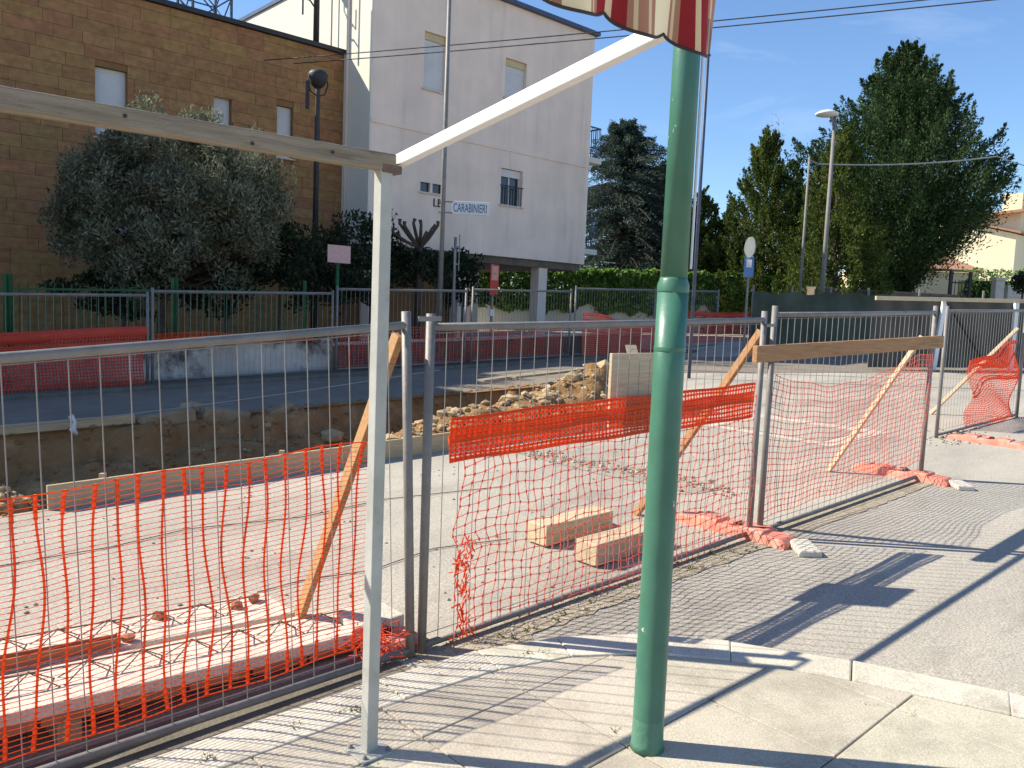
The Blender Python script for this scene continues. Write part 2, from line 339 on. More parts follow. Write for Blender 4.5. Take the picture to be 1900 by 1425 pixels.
for j in range(NT+1):
    for i in range(NS+1):
        s = TR[0]+(TR[1]-TR[0])*i/NS; t = TR[2]+(TR[3]-TR[2])*j/NT; b.v.append(P(s, t, earth_h(s, t)))
for j in range(NT):
    for i in range(NS): a = j*(NS+1)+i; b.f.append((a, a+1, a+NS+2, a+NS+1))
prop(b.build('trench_earth', 'earth', org=Vector((0, 0, 0)), smooth=True), kind='structure')

def rock_mesh(b, c, r, seed):
    vs = [(0, 0, 1), (.89, 0, .45), (.28, .85, .45), (-.72, .53, .45), (-.72, -.53, .45), (.28, -.85, .45), (.72, .53, -.45), (-.28, .85, -.45), (-.89, 0, -.45), (-.28, -.85, -.45), (.72, -.53, -.45), (0, 0, -1)]
    fs = [(0, 1, 2), (0, 2, 3), (0, 3, 4), (0, 4, 5), (0, 5, 1), (1, 6, 2), (2, 7, 3), (3, 8, 4), (4, 9, 5), (5, 10, 1), (2, 6, 7), (3, 7, 8), (4, 8, 9), (5, 9, 10), (1, 10, 6), (11, 7, 6), (11, 8, 7), (11, 9, 8), (11, 10, 9), (11, 6, 10)]
    rr = random.Random(seed); i = len(b.v); sx, sy, sz = rr.uniform(.8, 1.3), rr.uniform(.7, 1.1), rr.uniform(.5, .8); a = rr.uniform(0, 6.3)
    for v in vs:
        k = r*rr.uniform(.75, 1.15); x, y, z = v[0]*sx*k, v[1]*sy*k, v[2]*sz*k
        b.v.append(c+Vector((x*math.cos(a)-y*math.sin(a), x*math.sin(a)+y*math.cos(a), z)))
    b.f += [tuple(i+q for q in f) for f in fs]
b = MB()
for k in range(1500):
    s = random.gauss(6.6, 1.9) if k % 4 else random.uniform(0, 9); t = random.gauss(7.1, .55) if k % 3 else random.uniform(6.4, 9.2)
    if not (.3 < s < 9.4 and 6.33 < t < 9.35): continue
    rock_mesh(b, P(s, t, earth_h(s, t)+.005), abs(random.gauss(0, .028))+.012, k)
for k in range(240):
    s = random.gauss(1.1, .4); t = random.gauss(6.45, .15)
    if t > 6.3: rock_mesh(b, P(s, t, earth_h(s, t)+.005), abs(random.gauss(0, .025))+.01, 9000+k)
prop(b.build('spoil_rubble', 'spoil', org=Vector((0, 0, 0))), label='loose pale stones scattered over the spoil heap in the trench', cat='rubble', kind='stuff')
for k, (s, t, r, lab) in enumerate([(5.2, 8.9, .15, 'squat boulder lying low in the shaded trench'), (5.95, 8.3, .12, 'rounded stone on the dark slope of the trench'),
        (7.9, 7.4, .16, 'pale angular rock halfway up the sunlit spoil heap'), (8.9, 7.7, .2, 'largest pale rock on top of the spoil heap beside the loose plank'),
        (9.2, 8.3, .15, 'pale rock at the far end of the spoil heap'), (4.7, 6.85, .12, 'small pale rock just behind the formwork board'), (6.6, 7.2, .12, 'small pale rock between the board and the heap'), (2.2, 8.6, .13, 'dark lump on the shaded trench floor')]):
    b = MB(); rock_mesh(b, P(s, t, earth_h(s, t)+r*.3), r, 500+k); prop(b.build('rock', 'spoil'), lab, 'rock', 'rocks of the excavation')
# clods and dirt spilled from the trench over its edges
b = MB()
for k in range(900):
    far = k % 3; s = random.uniform(-5, 9.7); t = (9.43+abs(random.gauss(0, .13)) if far else 6.26+abs(random.gauss(0, .05)))
    if not far and s > 1.4: continue
    rock_mesh(b, P(s, t, .004 if t > 9.45 else earth_h(s, min(t, 9.44))), random.uniform(.008, .045)*(1.3 if k % 17 == 0 else 1), 20000+k)
for k in range(700):
    s = random.uniform(-3, 9.3); t = random.uniform(8.6, 9.42); rock_mesh(b, P(s, t, earth_h(s, t)), random.uniform(.01, .05), 30000+k)
prop(b.build('earth_clods', 'earth', org=Vector((0, 0, 0))), label='brown clods of earth spilled along the edges of the trench', cat='earth clods', kind='stuff')
b = MB(); pts = [(-6+i*.25, 9.50+.16*abs(fbm(i*.5, 2))+.06*math.sin(i*1.1)) for i in range(63)]
for i in range(62): b.quad(P(pts[i][0], 9.40, .007), P(pts[i+1][0], 9.40, .007), P(*pts[i+1], .007), P(*pts[i], .007))
prop(b.build('dirt_spill', 'earth'), kind='structure')
M['dirtline'] = mat('roadside_dirt', (.30, .25, .18, 1), (.39, .335, .25, 1), 6, .95, .5, 50, c3=(.22, .18, .12, 1), s3=9, th3=(.52, .68), speck=(70, .3))
b = MB(); n = 80; lo = [2.63-.05*abs(fbm(i*.4, 7)) for i in range(n+1)]; hi = [2.80+.10*abs(fbm(i*.37, 3)) for i in range(n+1)]
for i in range(n): s0_, s1_ = 2.06+i*.068, 2.06+(i+1)*.068; b.quad(P(s0_, lo[i] if s0_ > 2.6 else 2.52, .004), P(s1_, lo[i+1] if s1_ > 2.6 else 2.52, .004), P(s1_, hi[i+1], .004), P(s0_, hi[i], .004))
prop(b.build('dirt_line', 'dirtline'), kind='structure')
# gravel line across the road where a pipe trench was filled
b = MB()
for k in range(420):
    t = random.uniform(3.5, 6.0); s = 5.62+.1*math.sin(t*2)+random.gauss(0, .09); rock_mesh(b, P(s, t, .008), random.uniform(.006, .026), 3000+k)
for k in range(260):
    s, t = random.uniform(.5, 9), random.uniform(2.9, 6.1); rock_mesh(b, P(s, t, .004), random.uniform(.004, .014), 5000+k)
for k in range(110):
    s, t = random.gauss(10.1, .35), random.gauss(3.35, .16); rock_mesh(b, P(s, t, .006), random.uniform(.006, .03), 7000+k)
for k in range(240):
    s, t = random.uniform(2.2, 4.6), random.gauss(2.72, .07); rock_mesh(b, P(s, t, .003), random.uniform(.003, .012), 8000+k)
prop(b.build('gravel', 'gravelm', org=Vector((0, 0, 0))), label='loose gravel and crumbs lying on the dusty road', cat='gravel', kind='stuff')

# ------------------------------------------------------------------ pavement corner
PAVH = .11; KW = .19
ctrl = [(-9, 2.66), (-2, 2.6), (.8, 2.55), (1.7, 2.53), (2.15, 2.48), (2.5, 2.36), (2.8, 2.15), (3.05, 1.85), (3.28, 1.42), (3.48, .9), (3.72, .1), (4.2, -1.6), (5.4, -6)]
def inset(pl, d):
    o = []
    for k, (s, t) in enumerate(pl):
        a = pl[max(k-1, 0)]; c = pl[min(k+1, len(pl)-1)]; dx, dy = c[0]-a[0], c[1]-a[1]; l = math.hypot(dx, dy)
        o.append((s+dy/l*d, t-dx/l*d))
    return o
inner = inset(ctrl, KW)
def clip(poly, line):
    for k in range(len(line)-1):
        (x0, y0), (x1, y1) = line[k], line[k+1]; nx, ny = (y1-y0), -(x1-x0); o = []
        f = lambda p: (p[0]-x0)*nx+(p[1]-y0)*ny
        for i in range(len(poly)):
            a, c = poly[i-1], poly[i]; fa, fc = f(a), f(c)
            if (fa >= 0) != (fc >= 0): q = fa/(fa-fc); o.append((a[0]+(c[0]-a[0])*q, a[1]+(c[1]-a[1])*q))
            if fc >= 0: o.append(c)
        poly = o
        if len(poly) < 3: return []
    return poly
def area(p): return abs(sum(p[i-1][0]*p[i][1]-p[i][0]*p[i-1][1] for i in range(len(p))))/2
basep = clip([(-9, -6), (6, -6), (6, 4), (-9, 4)], inset(ctrl, .03))
b = MB().prism([P(s, t, -.05) for s, t in basep], Vector((0, 0, PAVH+.05-.013)))
pav = prop(b.build('pavement', 'joint', org=P(0, 0, 0)), kind='structure')
SL = .48
fullm = None
for i in range(-6, 6):
    for j in range(-6, 4):
        s0 = 2.55+i*SL; t0 = 1.615+j*SL; g = .0025
        pl = [(s0+g, t0+g), (s0+SL-g, t0+g), (s0+SL-g, t0+SL-g), (s0+g, t0+SL-g)]
        c = clip(pl, inset(inner, .004))
        if not c or area(c) < .006: continue
        cs, ct = s0+SL/2, t0+SL/2; cp = P(cs, ct, PAVH+random.uniform(-.0025, .0025))
        r = random.Random(i*31+j); tx, ty = r.gauss(0, .004), r.gauss(0, .004)
        b = MB().prism([P(s, t, PAVH-.05)+Vector((0, 0, (s-cs)*tx+(t-ct)*ty+cp.z-P(cs, ct, PAVH).z)) for s, t in reversed(c)], Vector((0, 0, .05)))
        b.f = [tuple(reversed(f)) for f in b.f]
        b.build('paving_slab', 'slab', pav, bevel=.004)
kerb = prop(MB().prism([P(s, t, -.08) for s, t in list(ctrl)+list(reversed(inset(ctrl, KW-.02)))], Vector((0, 0, .07))).build('kerb', 'joint', org=P(2, 2.4, 0)), kind='structure')
def resample(pl, step):
    o = []; 
    for k in range(len(pl)-1):
        a, c = pl[k], pl[k+1]; n = max(1, int(math.hypot(c[0]-a[0], c[1]-a[1])/step+.5))
        for q in range(n): o.append((a[0]+(c[0]-a[0])*q/n, a[1]+(c[1]-a[1])*q/n))
    return o+[pl[-1]]
ko = resample(ctrl, .62); ki = inset(ko, KW)
for k in range(len(ko)-1):
    if ko[k][0] < -5 or ko[k][1] < -4: continue
    def lp(a, c, q): return (a[0]+(c[0]-a[0])*q, a[1]+(c[1]-a[1])*q)
    g = .0012/.62; r = random.Random(k)
    a, c, d, e = lp(ko[k], ko[k+1], g), lp(ko[k], ko[k+1], 1-g), lp(ki[k], ki[k+1], 1-g), lp(ki[k], ki[k+1], g)
    hh = PAVH+.004+r.uniform(-.002, .002); sh = r.uniform(-.003, .003)
    b = MB().prism([P(s, t+sh, -.1) for s, t in (e, d, c, a)], Vector((0, 0, hh+.1)))
    b.f = [tuple(reversed(f)) for f in b.f]
    b.build('kerbstone', 'kerb', kerb, bevel=.007)
# weeds along the joints and the kerb
C = []; D = []
def tuft(s, t, h, n, sp, hh):
    for k in range(n):
        a = random.uniform(0, 6.3); d = Vector((math.cos(a)*sp, math.sin(a)*sp, 1)).normalized()
        C.append(P(s+random.gauss(0, .012), t+random.gauss(0, .012), h)+d*hh*.4*random.uniform(.5, 1.1)); D.append(d)
for (s, t, n, hh) in [(1.52, 2.38, 26, .045), (1.45, 2.4, 18, .03), (1.3, 2.43, 14, .03), (1.0, 2.42, 22, .04), (2.03, 2.36, 16, .03), (2.28, 2.32, 22, .035), (1.9, 2.37, 10, .02), (2.35, 2.29, 12, .03), (2.12, 1.7, 12, .022), (3.03, 1.08, 12, .02), (2.97, 1.22, 9, .015), (2.55, 1.615, 9, .015), (2.46, 2.5, 16, .05), (3.35, .75, 12, .03), (.75, 2.45, 18, .05), (1.36, 2.09, 14, .02), (1.45, 2.2, 12, .02)]:
    tuft(s, t, PAVH-.01, n, .8, hh)
for k in range(26): tuft(2.15+random.random()*2.6, 2.7+random.gauss(0, .05), 0, 8, .9, .035)
leaves('weeds', 'weed', np.array(C), np.array(D), .035, .007, None, (0, 0, 0), 'stuff')['label'] = 'tiny dry weeds growing in the pavement joints and along the kerb'
bpy.data.objects['weeds']['category'] = 'weeds'

# ------------------------------------------------------------------ temporary fence panels
def bl(c, a, h):
    """bilinear point on panel corners BL BR TR TL given as (s, t, h)"""
    BL, BR, TR_, TL = [Vector(x) for x in c]; q = (BL*(1-a)+BR*a)*(1-h)+(TL*(1-a)+TR_*a)*h; return P(q.x, q.y, q.z)
def panel(corners, label, group, nw=30, parts=True, rt=.019, m='galv', hw=(.055, .945)):
    root = empty('site_fence', bl(corners, .5, 0), label, 'fence', group)
    n = 10 if parts else 6
    for a in (0, 1):
        MB().tube([bl(corners, a, -.004), bl(corners, a, .5), bl(corners, a, 1.0)], rt*1.06, n).build('post', m, root, smooth=True)
    e = rt*1.0
    tb = MB().tube([bl(corners, 0, .962), bl(corners, .5, .96), bl(corners, 1, .962)], rt*.92, n).build('top_rail', m, root, smooth=True)
    MB().tube([bl(corners, 0, .022), bl(corners, .5, .02), bl(corners, 1, .022)], rt*.86, n).build('bottom_rail', m, root, smooth=True)
    wr = .0021 if parts else .003
    for h in hw: MB().tube([bl(corners, 0, h), bl(corners, .5, h), bl(corners, 1, h)], wr*.9, 5, False).build('horizontal_wire', 'wire', root)
    if parts:
        for k in range(1, nw):
            a = k/nw; MB().tube([bl(corners, a, .02), bl(corners, a, .5), bl(corners, a, .96)], wr, 5, False).build('vertical_wire', 'wire', root)
    else:
        b = MB()
        for k in range(1, nw): b.tube([bl(corners, k/nw, .02), bl(corners, k/nw, .96)], wr, 4, False)
        b.build('wire_mesh', 'wire', root, kind='stuff')
    return root
G1 = 'galvanised fence panels along the kerb'
c1 = [(-.72, 2.82, .03), (2.045, 2.80, .0), (1.972, 2.80, 1.50), (-.75, 2.80, 1.36)]
c2 = [(2.105, 2.80, .0), (4.755, 2.80, .005), (4.765, 2.80, 1.49), (2.10, 2.80, 1.49)]
c3 = [(4.85, 2.78, .005), (7.50, 2.78, .005), (7.52, 2.78, 1.525), (4.855, 2.78, 1.525)]
c4 = [(9.86, 3.52, 0), (12.55, 3.48, 0), (12.55, 3.48, 1.5), (9.86, 3.52, 1.5)]
panel(c1, 'galvanised fence panel with slotted orange net, beside the square awning post', G1)
panel(c2, 'galvanised fence panel behind the green pole, carrying a folded orange band', G1)
panel(c3, 'galvanised fence panel with a timber rail tied across it', G1)
panel(c4, 'galvanised fence panel with a short bunched orange net near the loose rubble', G1, 30)
# clips that join neighbouring posts
for s, t, h, lab in ((2.07, 2.79, 1.47, 'wire clip joining the posts at the top beside the split timber brace'), (4.80, 2.79, 1.4, 'wire clip joining the posts above the timber rail end')):
    prop(MB().bar(P(s-.06, t-.025, h), P(s+.06, t-.025, h), .008, .02).build('fence_clip', 'galv', bevel=.002), lab, 'clip', 'fence clips')

# feet: ballast blocks in red plastic, lying across the fence line
def foot(s, t0, t1, label, m='foot', tw=.19, sh=0):
    c = P(s+sh, (t0+t1)/2, 0); root = empty('ballast_block', c, label, 'fence foot', 'red plastic ballast feet')
    prof = [(t0, .03), (t0+.03, .055), (t0+.16, .062), (t0+.165, .078), ((t0+t1)/2-.09, .078), ((t0+t1)/2-.085, .06), ((t0+t1)/2+.085, .06), ((t0+t1)/2+.09, .078), (t1-.165, .078), (t1-.16, .062), (t1-.03, .055), (t1, .03)]
    b = MB()
    for t, h in prof:
        for ds, hh in ((-tw/2, .0), (-tw/2+.01, h*.85), (-tw/2+.022, h), (tw/2-.022, h), (tw/2-.01, h*.85), (tw/2, .0)):
            b.v.append(P(s+ds+sh*(t-t0), t, hh-.002 if hh == 0 else hh))
    n = len(prof)
    for k in range(n-1):
        for j in range(5): a = k*6+j; b.f.append((a, a+1, a+7, a+6))
        b.f.append((k*6+5, k*6, k*6+6, k*6+11))
    b.f += [(5, 4, 3, 2, 1, 0), tuple((n-1)*6+q for q in range(6))]
    b.build('block', m, root, bevel=.003)
    for q in (.25, .45, .65, .82):
        t = t0+(t1-t0)*q; MB().tube([P(s+sh*(t-t0), t, .05), P(s+sh*(t-t0), t, .0795)], .02, 12).build('socket', 'darkmetal', root)
    MB().bar(P(s-.06, (t0+t1)/2, .074), P(s+.06, (t0+t1)/2, .074), .05, .014).build('handle', m, root, bevel=.006)
foot(2.04, 2.83, 3.34, 'cracked red ballast foot under the first joint, draped with a scrap of net')
foot(4.80, 2.52, 3.36, 'long faded red ballast foot beside the two short timber beams')
foot(7.48, 2.52, 3.34, 'red ballast foot at the end of the panel with the timber rail')
foot(9.98, 2.62, 3.42, 'red ballast foot half buried in pale rubble')
for k, (s, t0, t1, lab) in enumerate([(4.79, 2.34, 2.56, 'grey concrete pad under the fence joint past the green pole'), (7.46, 2.36, 2.56, 'grey concrete pad in front of the last timber-rail post')]):
    prop(MB().bar(P(s-.08, t0, .02), P(s+.1, t1-.03, .02), .14, .045).build('concrete_pad', 'concrete', bevel=.012), lab, 'concrete pad', 'concrete pads')

# ------------------------------------------------------------------ orange nets
def net_grid(fn, us, vs_, wu, wv, th, nodes=0):
    """fn(u, v) -> (s, t, h).  returns strand segment arrays"""
    pts = np.array([[tuple(P(*fn(a, c))) for c in vs_] for a in us]); return pts
def net(name, label, group, fn, us, vs_, wu, wv, m, th=.002, knots=0, extra=None, missing=0):
    pts = net_grid(fn, us, vs_, wu, wv, th)
    A1 = pts[:, :-1].reshape(-1, 3); B1 = pts[:, 1:].reshape(-1, 3); A2 = pts[:-1].reshape(-1, 3); B2 = pts[1:].reshape(-1, 3)
    if missing:
        k1 = rng.random(len(A1)) > missing; k2 = rng.random(len(A2)) > missing; A1, B1, A2, B2 = A1[k1], B1[k1], A2[k2], B2[k2]
    A = np.concatenate([A1, A2]); B = np.concatenate([B1, B2]); W = np.concatenate([np.full(len(A1), wu), np.full(len(A2), wv)])
    if knots:
        K = pts.reshape(-1, 3); dz = np.array([0, 0, knots/2]); A = np.concatenate([A, K-dz]); B = np.concatenate([B, K+dz]); W = np.concatenate([W, np.full(len(K), knots)])
    if extra: A = np.concatenate([A, extra[0]]); B = np.concatenate([B, extra[1]]); W = np.concatenate([W, extra[2]])
    o = segs(name, A, B, W, th, N, m, None, tuple(P(*fn(us[len(us)//2], vs_[0]))))
    return prop(o, label, 'net', group)
GN = 'orange safety nets on the fences'
# panel 1: slotted net, each broad upright strand a part of its own
root = empty('safety_net', P(.8, 2.78, .12), 'slotted orange net with broad wavy upright strands hung behind the first panel', 'net', GN)
def wob(k, h): return .006*math.sin(11*h+k*.45)+.008*math.sin(5*h+k*1.9)+.014*math.sin(2.6*h+.35*k)
def p1(k, h): return (-.62+.0765*k+wob(k, h), 2.785+.012*math.sin(k*.9+h*7), .125+h*(.80+.0017*k+.008*math.sin(k*.7)))
NK = 33
for k in range(NK):
    hs = np.linspace(0, 1, 34); pp = [tuple(P(*p1(k, h))) for h in hs]
    wdt = np.full(33, .0075); wdt[:3] = .013; wdt[-3:] = .012
    o = segs('upright_strand', pp[:-1], pp[1:], wdt, .002, N, 'net', root)
A = []; B = []; W = []
for h in np.linspace(0, 1, 46):
    for k in range(NK-1): A.append(tuple(P(*p1(k, h)))); B.append(tuple(P(*p1(k+1, h)))); W.append(.0045 if h in (0, 1) else .0017)
    for k in range(NK):                     # flared knots where a thread meets the strand
        c = P(*p1(k, h)); d = U*.011; A.append(tuple(c-d)); B.append(tuple(c+d)); W.append(.0032)
segs('cross_threads', A, B, W, .0016, N, 'net', root, kind='stuff')
# panel 2: square net, bunched at its torn left edge, folded band on top
def p2(a, v):
    h = .02+v*.93; s = 2.26+a*2.44
    e = max(0, 1-a*7)
    s += e*(.03*math.sin(v*9)+.05*math.exp(-((v-.42)/.08)**2)) + .008*math.sin(a*40+v*13)+.006*math.sin(v*31+a*9)
    h += .012*math.sin(a*22)*(1-v*.5)+.01*math.sin(a*7+v*5)-.03*e*v+.006*math.sin(a*61+v*40)
    return (s, 2.775+.015*math.sin(a*9+v*6), h)
net('safety_net', 'square mesh red net behind the green pole, torn and bunched at one end', GN, p2, np.linspace(0, 1, 42), np.linspace(0, 1, 20), .0036, .0034, 'netred', .002, .009)
A = []; B = []; W = []
rr = random.Random(3)
for k in range(110):                         # bunched tails at the torn end
    v = rr.random()*.52; q = p2(rr.random()*.03, v); a = P(q[0]+rr.gauss(0, .018), q[1]-.006, q[2]); c = a+Vector((rr.gauss(0, .012), rr.gauss(0, .012), rr.uniform(-.05, .03)))
    A.append(tuple(a)); B.append(tuple(c)); W.append(rr.uniform(.003, .009))
prop(segs('net_tangle', A, B, W, .002, N, 'net', None, tuple(P(2.27, 2.77, 0)), 'stuff'), 'tangled tail of torn orange net hanging by the second fence post', 'net')
def pb(a, v): return (2.205+a*2.44, 2.768+.005*math.sin(a*13+v*4), .845+v*.19-.022*a*(1-v)+.003*math.sin(a*6)+.003*math.sin(a*25+v*9))
ex = ([], [], [])
for k in range(60):
    for v, wd in ((.52, .034), (.70, .018)):
        a = tuple(P(*pb(k/60, v))); c = tuple(P(*pb((k+1)/60, v))); ex[0].append(a); ex[1].append(c); ex[2].append(wd)
    for v in (.98, .04):
        a = tuple(P(*pb(k/60, v))); c = tuple(P(*pb((k+1)/60, v))); ex[0].append(a); ex[1].append(c); ex[2].append(.012)
net('net_band', 'folded band of doubled bright orange net tied along the panel behind the green pole', GN, pb, np.linspace(0, 1, 84), np.linspace(0, 1, 9), .009, .011, 'net', .004, 0, extra=ex)
# panel 3: fine square net
def p3(a, v):
    top = 1.075-.16*math.sin(math.pi*min(1, a*1.15))*(1-a*.2)+.04*a
    h = .12+.05*a+v*(top-.12-.05*a)
    return (4.86+a*2.6+.006*math.sin(v*20+a*31), 2.762+.02*math.sin(a*8+v*4), h+.008*math.sin(a*27+v*3))
net('safety_net', 'faded fine mesh red net covering the panel with the timber rail', GN, p3, np.linspace(0, 1, 54), np.linspace(0, 1, 23), .0034, .0036, 'netred', .002, .0075)
# panel 4: short bunched net with two heavy folds
def p4(a, v):
    h = .02+v*(.80+.22*a)
    return (10.7+a*1.65+.02*math.sin(v*8), 3.49+.05*math.sin(a*6+v*9), h+.02*math.sin(a*9+v*7))
ex = ([], [], [])
for v, wd in ((.985, .05), (.84, .035), (.55, .03), (.60, .02)):
    for k in range(24):
        f = lambda q: tuple(P(*p4(q, v+.05*math.sin(q*5+v*9)*(v < .9))))
        ex[0].append(f(k/24)); ex[1].append(f((k+1)/24)); ex[2].append(wd)
for k in range(20): ex[0].append(tuple(P(*p4(1, k/20)))); ex[1].append(tuple(P(*p4(1, (k+1)/20)))); ex[2].append(.05)
net('safety_net', 'short heavily bunched orange net on the panel past the loose rubble', GN, p4, np.linspace(0, 1, 34), np.linspace(0, 1, 30), .009, .008, 'net', .003, 0, extra=ex)

# ------------------------------------------------------------------ timber on and behind the fence
def plank(name, a, b_, wd, th, m, label, cat, group=None, up=None, bevel=.004):
    return prop(MB().bar(a, b_, wd, th, up).build(name, m, bevel=bevel), label, cat, group)
plank('timber_rail', P(4.57, 2.735, 1.225), P(7.60, 2.735, 1.215), .035, .105, 'timber', 'thick brown timber rail tied across the fence panel', 'timber rail')
plank('timber_brace', P(1.78, 3.30, .095), P(1.985, 2.87, 1.40), .075, .03, 'timber', 'slanting plank brace standing on the concrete joists', 'brace', 'slanting timber braces', up=Vector((1, .6, 0)))
plank('timber_brace', P(4.60, 3.62, .0), P(4.79, 2.83, 1.36), .05, .035, 'timber', 'slanting timber brace by the two short beams', 'brace', 'slanting timber braces', up=Vector((1, .6, 0)))
plank('timber_brace', P(7.12, 3.44, .0), P(7.44, 2.84, 1.26), .04, .035, 'paletimber', 'pale thin slanting brace at the far end of the timber rail', 'brace', 'slanting timber braces', up=Vector((1, .6, 0)))
plank('timber_brace', P(11.75, 4.3, .0), P(12.5, 3.55, 1.2), .045, .035, 'paletimber', 'pale slanting brace behind the bunched net', 'brace', 'slanting timber braces', up=Vector((1, .6, 0)))
# two short beams on the road
for t, s0, s1, lab in ((3.58, 3.55, 4.22, 'short sawn timber beam lying on the road, the one farther from the kerb'), (3.14, 3.52, 4.17, 'short sawn timber beam lying on the road, the one nearer the kerb')):
    c = P((s0+s1)/2, t, 0); x = (U+N*.05).normalized()
    prop(MB().box(c+Z*.065, x*((s1-s0)/2), N*.085, Z*.065).build('timber_beam', 'paletimber', bevel=.006), lab, 'beam', 'short timber beams')
# plywood sheet tied on the fence behind the green pole
prop(MB().box(P(3.52, 2.84, 1.06), U*.195, N*.01, Z*.205).build('plywood_board', 'paletimber', bevel=.003), 'pale plywood board tied to the fence, partly behind the green pole', 'board')

# formwork boards along the near side of the trench
root = empty('formwork', P(3.3, 6.24, 0), 'long low formwork of grey boards along the near edge of the trench', 'formwork')
for s0, s1, dt in ((1.43, 3.75, 0), (3.76, 5.2, .012), (5.21, 7.4, -.004), (7.41, 9.3, .01)):
    MB().bar(P(s0, 6.235+dt, .085), P(s1, 6.235+dt, .085), .03, .18).build('board', 'formwork', root, bevel=.003)
for s in (1.8, 3.2, 4.6, 6.1, 7.6, 9.0): MB().bar(P(s, 6.28, -.1), P(s, 6.28, .2), .04, .04).build('stake', 'formwork', root)
# boards and old kerb blocks along the far side
root = empty('formwork', P(.2, 9.5, 0), 'dark boards along the far shaded edge of the trench', 'formwork')
for s0, s1 in ((-3, -.4), (-.38, 1.6), (1.62, 3.05)): MB().bar(P(s0, 9.47, .02), P(s1, 9.47, .02), .04, .17).build('board', 'formwork', root, bevel=.004)
for s0, s1, h, dt, tl, lab in ((3.1, 3.72, .07, 0, .02, 'short loose kerb block next to the end of the dark boards'), (3.82, 4.36, .03, .05, -.05, 'tilted loose kerb block sunk beside the big rounded rock'), (4.5, 5.0, .01, -.04, .06, 'loose kerb block almost buried at the trench edge')):
    b = MB().bar(P(s0, 9.44+dt, h-.04-tl), P(s1, 9.47-dt, h-.05+tl), .15, .16); b.v = [v+Vector((random.gauss(0, .012), random.gauss(0, .012), random.gauss(0, .012))) for v in b.v]
    prop(b.build('kerb_block', 'dirtyblock', bevel=.025), lab, 'kerb block', 'loose kerb blocks')
b = MB(); rock_mesh(b, P(3.78, 9.75, .09), .17, 77); prop(b.build('rock', 'spoil'), 'big rounded rock beside the loose kerb blocks on the asphalt', 'rock', 'rocks of the excavation')
# planks dumped at the end of the heap
for k, (a, b_, lab) in enumerate([((8.9, 7.0, .15), (9.45, 7.7, .78), 'weathered plank leaning on the end of the spoil heap'), ((7.3, 7.9, .42), (8.4, 7.6, .5), 'flat weathered plank lying on the spoil heap'), ((7.0, 8.2, .36), (8.2, 8.1, .43), 'splintered plank sunk in the spoil heap')]):
    plank('loose_plank', P(*a), P(*b_), .16, .03, 'oldwood', lab, 'plank', 'loose planks')
prop(MB().tube([P(-.2, 5.2, .008), P(1.2, 5.14, .008), P(1.5, 5.12, .008), P(2.0, 5.2, .008), P(2.7, 5.0, .008), P(3.4, 5.05, .008), P(4.4, 4.8, .008)], .003, 6).build('loose_cable', 'cable', smooth=True), 'thin black cable lying along the road behind the fence', 'cable')
prop(MB().tube([P(1.86, 3.9, .008), P(2.12, 3.91, .008), P(2.5, 3.81, .008), P(3.0, 3.9, .008), P(3.5, 3.75, .008)], .003, 6).build('loose_cable', 'cable', smooth=True), 'thin black cable ending beside the lattice joists', 'cable')
# string with a white rag above the trench edge
pts = [P(-1.5, 9.35, .12)]+[P(s, 9.35, .10+.056*(s-2.3)-.02*math.sin((s-2.3)/4*math.pi)) for s in np.linspace(2.3, 7.2, 12)]
r_ = prop(MB().tube(pts, .006, 5).build('string_line', 'greycable'), 'thin pale string stretched over the far edge of the trench', 'string')
b = MB().tube([P(2.36, 9.3, .17), P(2.40, 9.3, .10), P(2.37, 9.28, .03), P(2.41, 9.28, -.03)], [.03, .015, .035, .02], 7)
prop(b.build('rag', 'signwhite', smooth=True), 'white rag knotted on the string over the trench', 'rag')

# ------------------------------------------------------------------ lattice joists stacked behind the first panel
def joist(s0, s1, t, zo, label):
    root = empty('lattice_joist', P((s0+s1)/2, t, 0), label, 'joist', 'precast lattice joists')
    hz = lambda s: zo-.072*(s-.53)
    MB().bar(P(s0, t, hz(s0)+.035), P(s1, t, hz(s1)+.035), .325, .05).build('concrete_base', 'concrete', root, bevel=.006)
    x = s0
    while x < s1-.02:
        e = min(x+.245, s1)
        MB().bar(P(x+.004, t, hz(x)), P(e-.004, t, hz(e)), .335, .034).build('clay_tile', 'clay', root, bevel=.005); x += .25
    bt = .062; tp = .118
    MB().tube([P(s0-.03, t, hz(s0)+tp), P((s0+s1)/2, t, hz((s0+s1)/2)+tp-.003), P(s1-.12, t, hz(s1)+tp)], .0038, 6).build('top_bar', 'rebar', root)
    for sg in (-1, 1):
        b = MB(); pts = []; n = int((s1-s0-.15)/.095)
        for q in range(n+1):
            x = s0+.02+q*.095; pts.append(P(x, t+(.045*sg if q % 2 == 0 else .004*sg), hz(x)+(bt-.006 if q % 2 == 0 else tp)))
        for q in range(n): b.tube([pts[q], pts[q+1]], .0024, 5, False)
        b.build('zigzag_bar', 'rebar', root)
joist(-.6, 2.02, 3.135, .128, 'lattice joist nearest the fence, its red clay edge showing above the gutter')
joist(-.8, 1.78, 3.50, .128, 'lattice joist farther from the fence, clay shards lying along it')
for s, lab in ((-.2, 'timber bearer under the joists at their hidden end'), (.75, 'timber bearer under the joists below the end of the rusty channel')):
    plank('timber_bearer', P(s, 3.0, (.128-.072*(s-.53)-.017)/2), P(s, 3.64, (.128-.072*(s-.53)-.017)/2), .08, .128-.072*(s-.53)-.015, 'formwork', lab, 'bearer', 'timber bearers')
